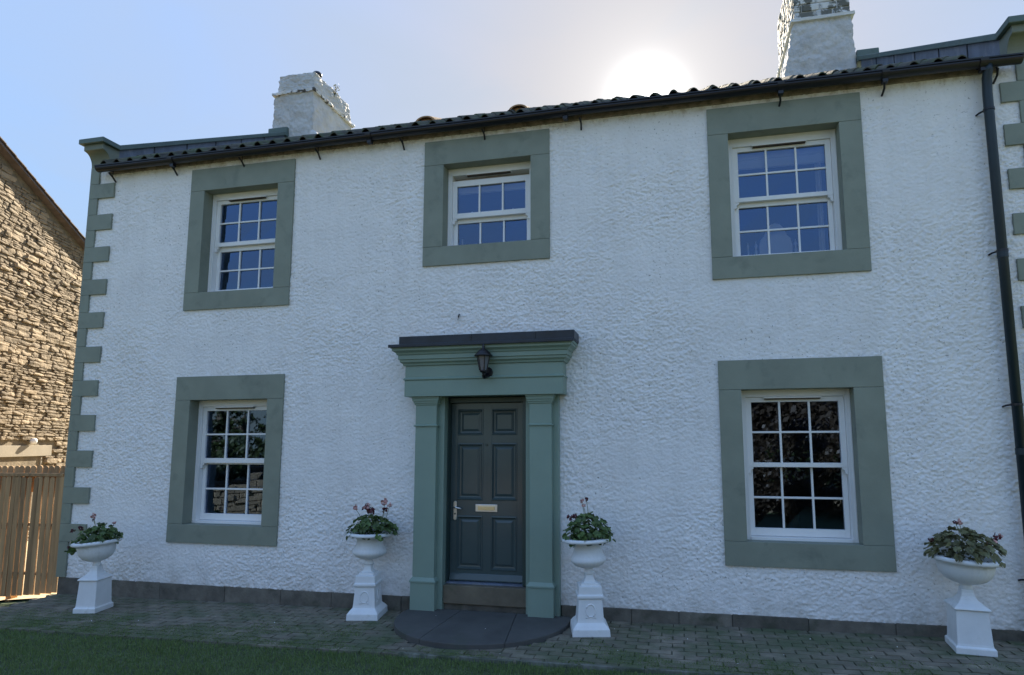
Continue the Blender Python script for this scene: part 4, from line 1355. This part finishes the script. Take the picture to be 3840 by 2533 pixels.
# low stone wall at the left side of the garden, mirrored in the lower left panes
A_ = Vector((-7.4, -9.9, 0)); B_ = Vector((-11.0, -3.2, 0)); D_ = (B_ - A_).normalized(); N_ = Vector((D_.y, -D_.x, 0)); LN = (B_ - A_).length
sw = MB()
def swp(s0, s1, o0, o1, z0, z1):
    lo = [A_ + D_ * s0 + N_ * o1, A_ + D_ * s1 + N_ * o1, A_ + D_ * s1 + N_ * o0, A_ + D_ * s0 + N_ * o0]
    return [(p.x, p.y, z0) for p in lo] + [(p.x, p.y, z1) for p in lo]
sw.hexa(swp(0, LN, -.3, 0, -.6, .55))
sw_ = tag(sw.build('side_wall', M_nmort), 'low sunlit rubble wall slanting along the left side of the garden', 'wall')
rest = MB(); z = -.4; random.seed(14)
while z < .62:
    h = random.uniform(.08, .18); q_ = 0
    while q_ < LN:
        L = random.uniform(.12, .5); rest.hexa(swp(q_ + .01, q_ + L, -.05, random.uniform(.02, .09), z + .01, z + h)); q_ += L + .02
    z += h + .015
rest.build('wall_stones', M_nstone, sw_, fix=False)['kind'] = 'stuff'


def tree(loc, label, H, cr, cz, n, leaf=.16, conifer=False, seed=0):
    random.seed(seed)
    t = empty('garden_tree', loc); tag(t, label, 'tree', 'trees across the garden')
    tr = MB(); tr.tube([(0, 0, -.5), (.05, 0, H * .3), (-.05, .05, H * .6), (0, 0, H * .92)], [.22, .17, .11, .03], 8)
    b = MB()
    lob = []
    if conifer:
        for k in range(26):
            z = H * (.15 + .8 * k / 26); L = cr * (1 - (z / H) * .85); a = k * 2.4
            e = Vector((L * math.cos(a), L * math.sin(a), z - .25 * L))
            tr.tube([(0, 0, z), (e.x * .5, e.y * .5, z - .05), tuple(e)], [.04, .03, .01], 5)
            for j in range(n // 26):
                f = random.random(); p = Vector((e.x * f, e.y * f, z - .25 * L * f * f)) + Vector((random.gauss(0, .12), random.gauss(0, .12), -abs(random.gauss(0, .12))))
                lob.append(p)
    else:
        cs = []
        for k in range(16):
            a = random.uniform(0, 6.28); rr = cr * random.uniform(.3, .85)
            c = Vector((rr * math.cos(a), rr * math.sin(a), cz + random.uniform(-.4, .45) * cr)); cs.append((c, cr * random.uniform(.3, .5)))
            tr.tube([(0, 0, cz - cr * .7), (c.x * .5, c.y * .5, (cz - cr * .7 + c.z) / 2 + .2), tuple(c)], [.09, .06, .02], 5)
        for i in range(n):
            c, r_ = random.choice(cs); d_ = Vector((random.gauss(0, 1), random.gauss(0, 1), random.gauss(0, 1))).normalized()
            lob.append(c + d_ * r_ * random.uniform(.55, 1.05))
    for p in lob:
        s_ = random.uniform(.6, 1.2) * leaf; nn = Vector((random.gauss(0, 1), random.gauss(0, 1), random.gauss(0, 1))).normalized(); a_ = nn.orthogonal().normalized() * s_; c_ = nn.cross(a_) * .6
        b.quad(p - a_, p - c_, p + a_, p + c_)
    tr.build('trunk', M_bark, t); b.build('crown', M_leafr if seed == 3 else M_leafd, t, fix=False)
    return t


tree((-19.6, -19, -.3), 'spreading conifer beyond the boundary wall, mirrored in the lower left window', 7.0, 2.6, 3, 3800, .12, True, 1)
tree((-25.5, -21, -.3), 'round leafy tree left of the conifer beyond the boundary wall', 5.6, 2.8, 3.0, 7000, .17, False, 2)
tree((5.5, -18, -.3), 'dense leafy tree beyond the wall, mirrored in the lower right window', 5.5, 2.9, 2.9, 9000, .15, False, 3)
# shrubs in front of the wall
for i, (x, w, h, wd_) in enumerate([(3.0, .9, 2.2, 'rounded'), (4.5, 1.1, 2.5, 'broad'), (6.2, 1.1, 2.4, 'glossy'), (8.0, 1.2, 2.3, 'spreading')]):
    random.seed(60 + i)
    t = empty('garden_shrub', (x, -9.9, gz(x) - .03)); tag(t, wd_ + ' dark shrub growing against the boundary wall across the garden', 'shrub', 'shrubs by the boundary wall')
    b = MB()
    for k in range(3500):
        d_ = Vector((random.gauss(0, 1), random.gauss(0, 1), random.gauss(0, 1))).normalized() * random.uniform(.6, 1.02)
        p = Vector((d_.x * w, d_.y * .6, h / 2 + d_.z * h / 2))
        s_ = random.uniform(.04, .08); nn = Vector((random.gauss(0, 1), random.gauss(0, 1), random.gauss(0, 1))).normalized(); a_ = nn.orthogonal().normalized() * s_; c_ = nn.cross(a_) * .6
        b.quad(p - a_, p - c_, p + a_, p + c_)
    b.build('foliage', M_leafr, t, fix=False)
    MB().tube([(0, 0, -.1), (.05, 0, h * .4), (0, .02, h * .7)], [.05, .035, .01], 6).build('stem', M_bark, t)
# hedge
random.seed(8)
b = MB()
for i in range(26000):
    p = Vector((random.uniform(-30, 22), -16.6 + random.gauss(0, .5), random.uniform(-.2, 1) * 1.55 + .3 * noise.noise(Vector((i * .001, 0, 0)))))
    s_ = random.uniform(.08, .16); nn = Vector((random.gauss(0, 1), random.gauss(0, 1), random.gauss(0, 1))).normalized(); a_ = nn.orthogonal().normalized() * s_; c_ = nn.cross(a_) * .6
    b.quad(p - a_, p - c_, p + a_, p + c_)
o = b.build('hedge', M_leafd, fix=False)
tag(o, 'tall dark hedge behind the stone boundary wall', 'hedge')
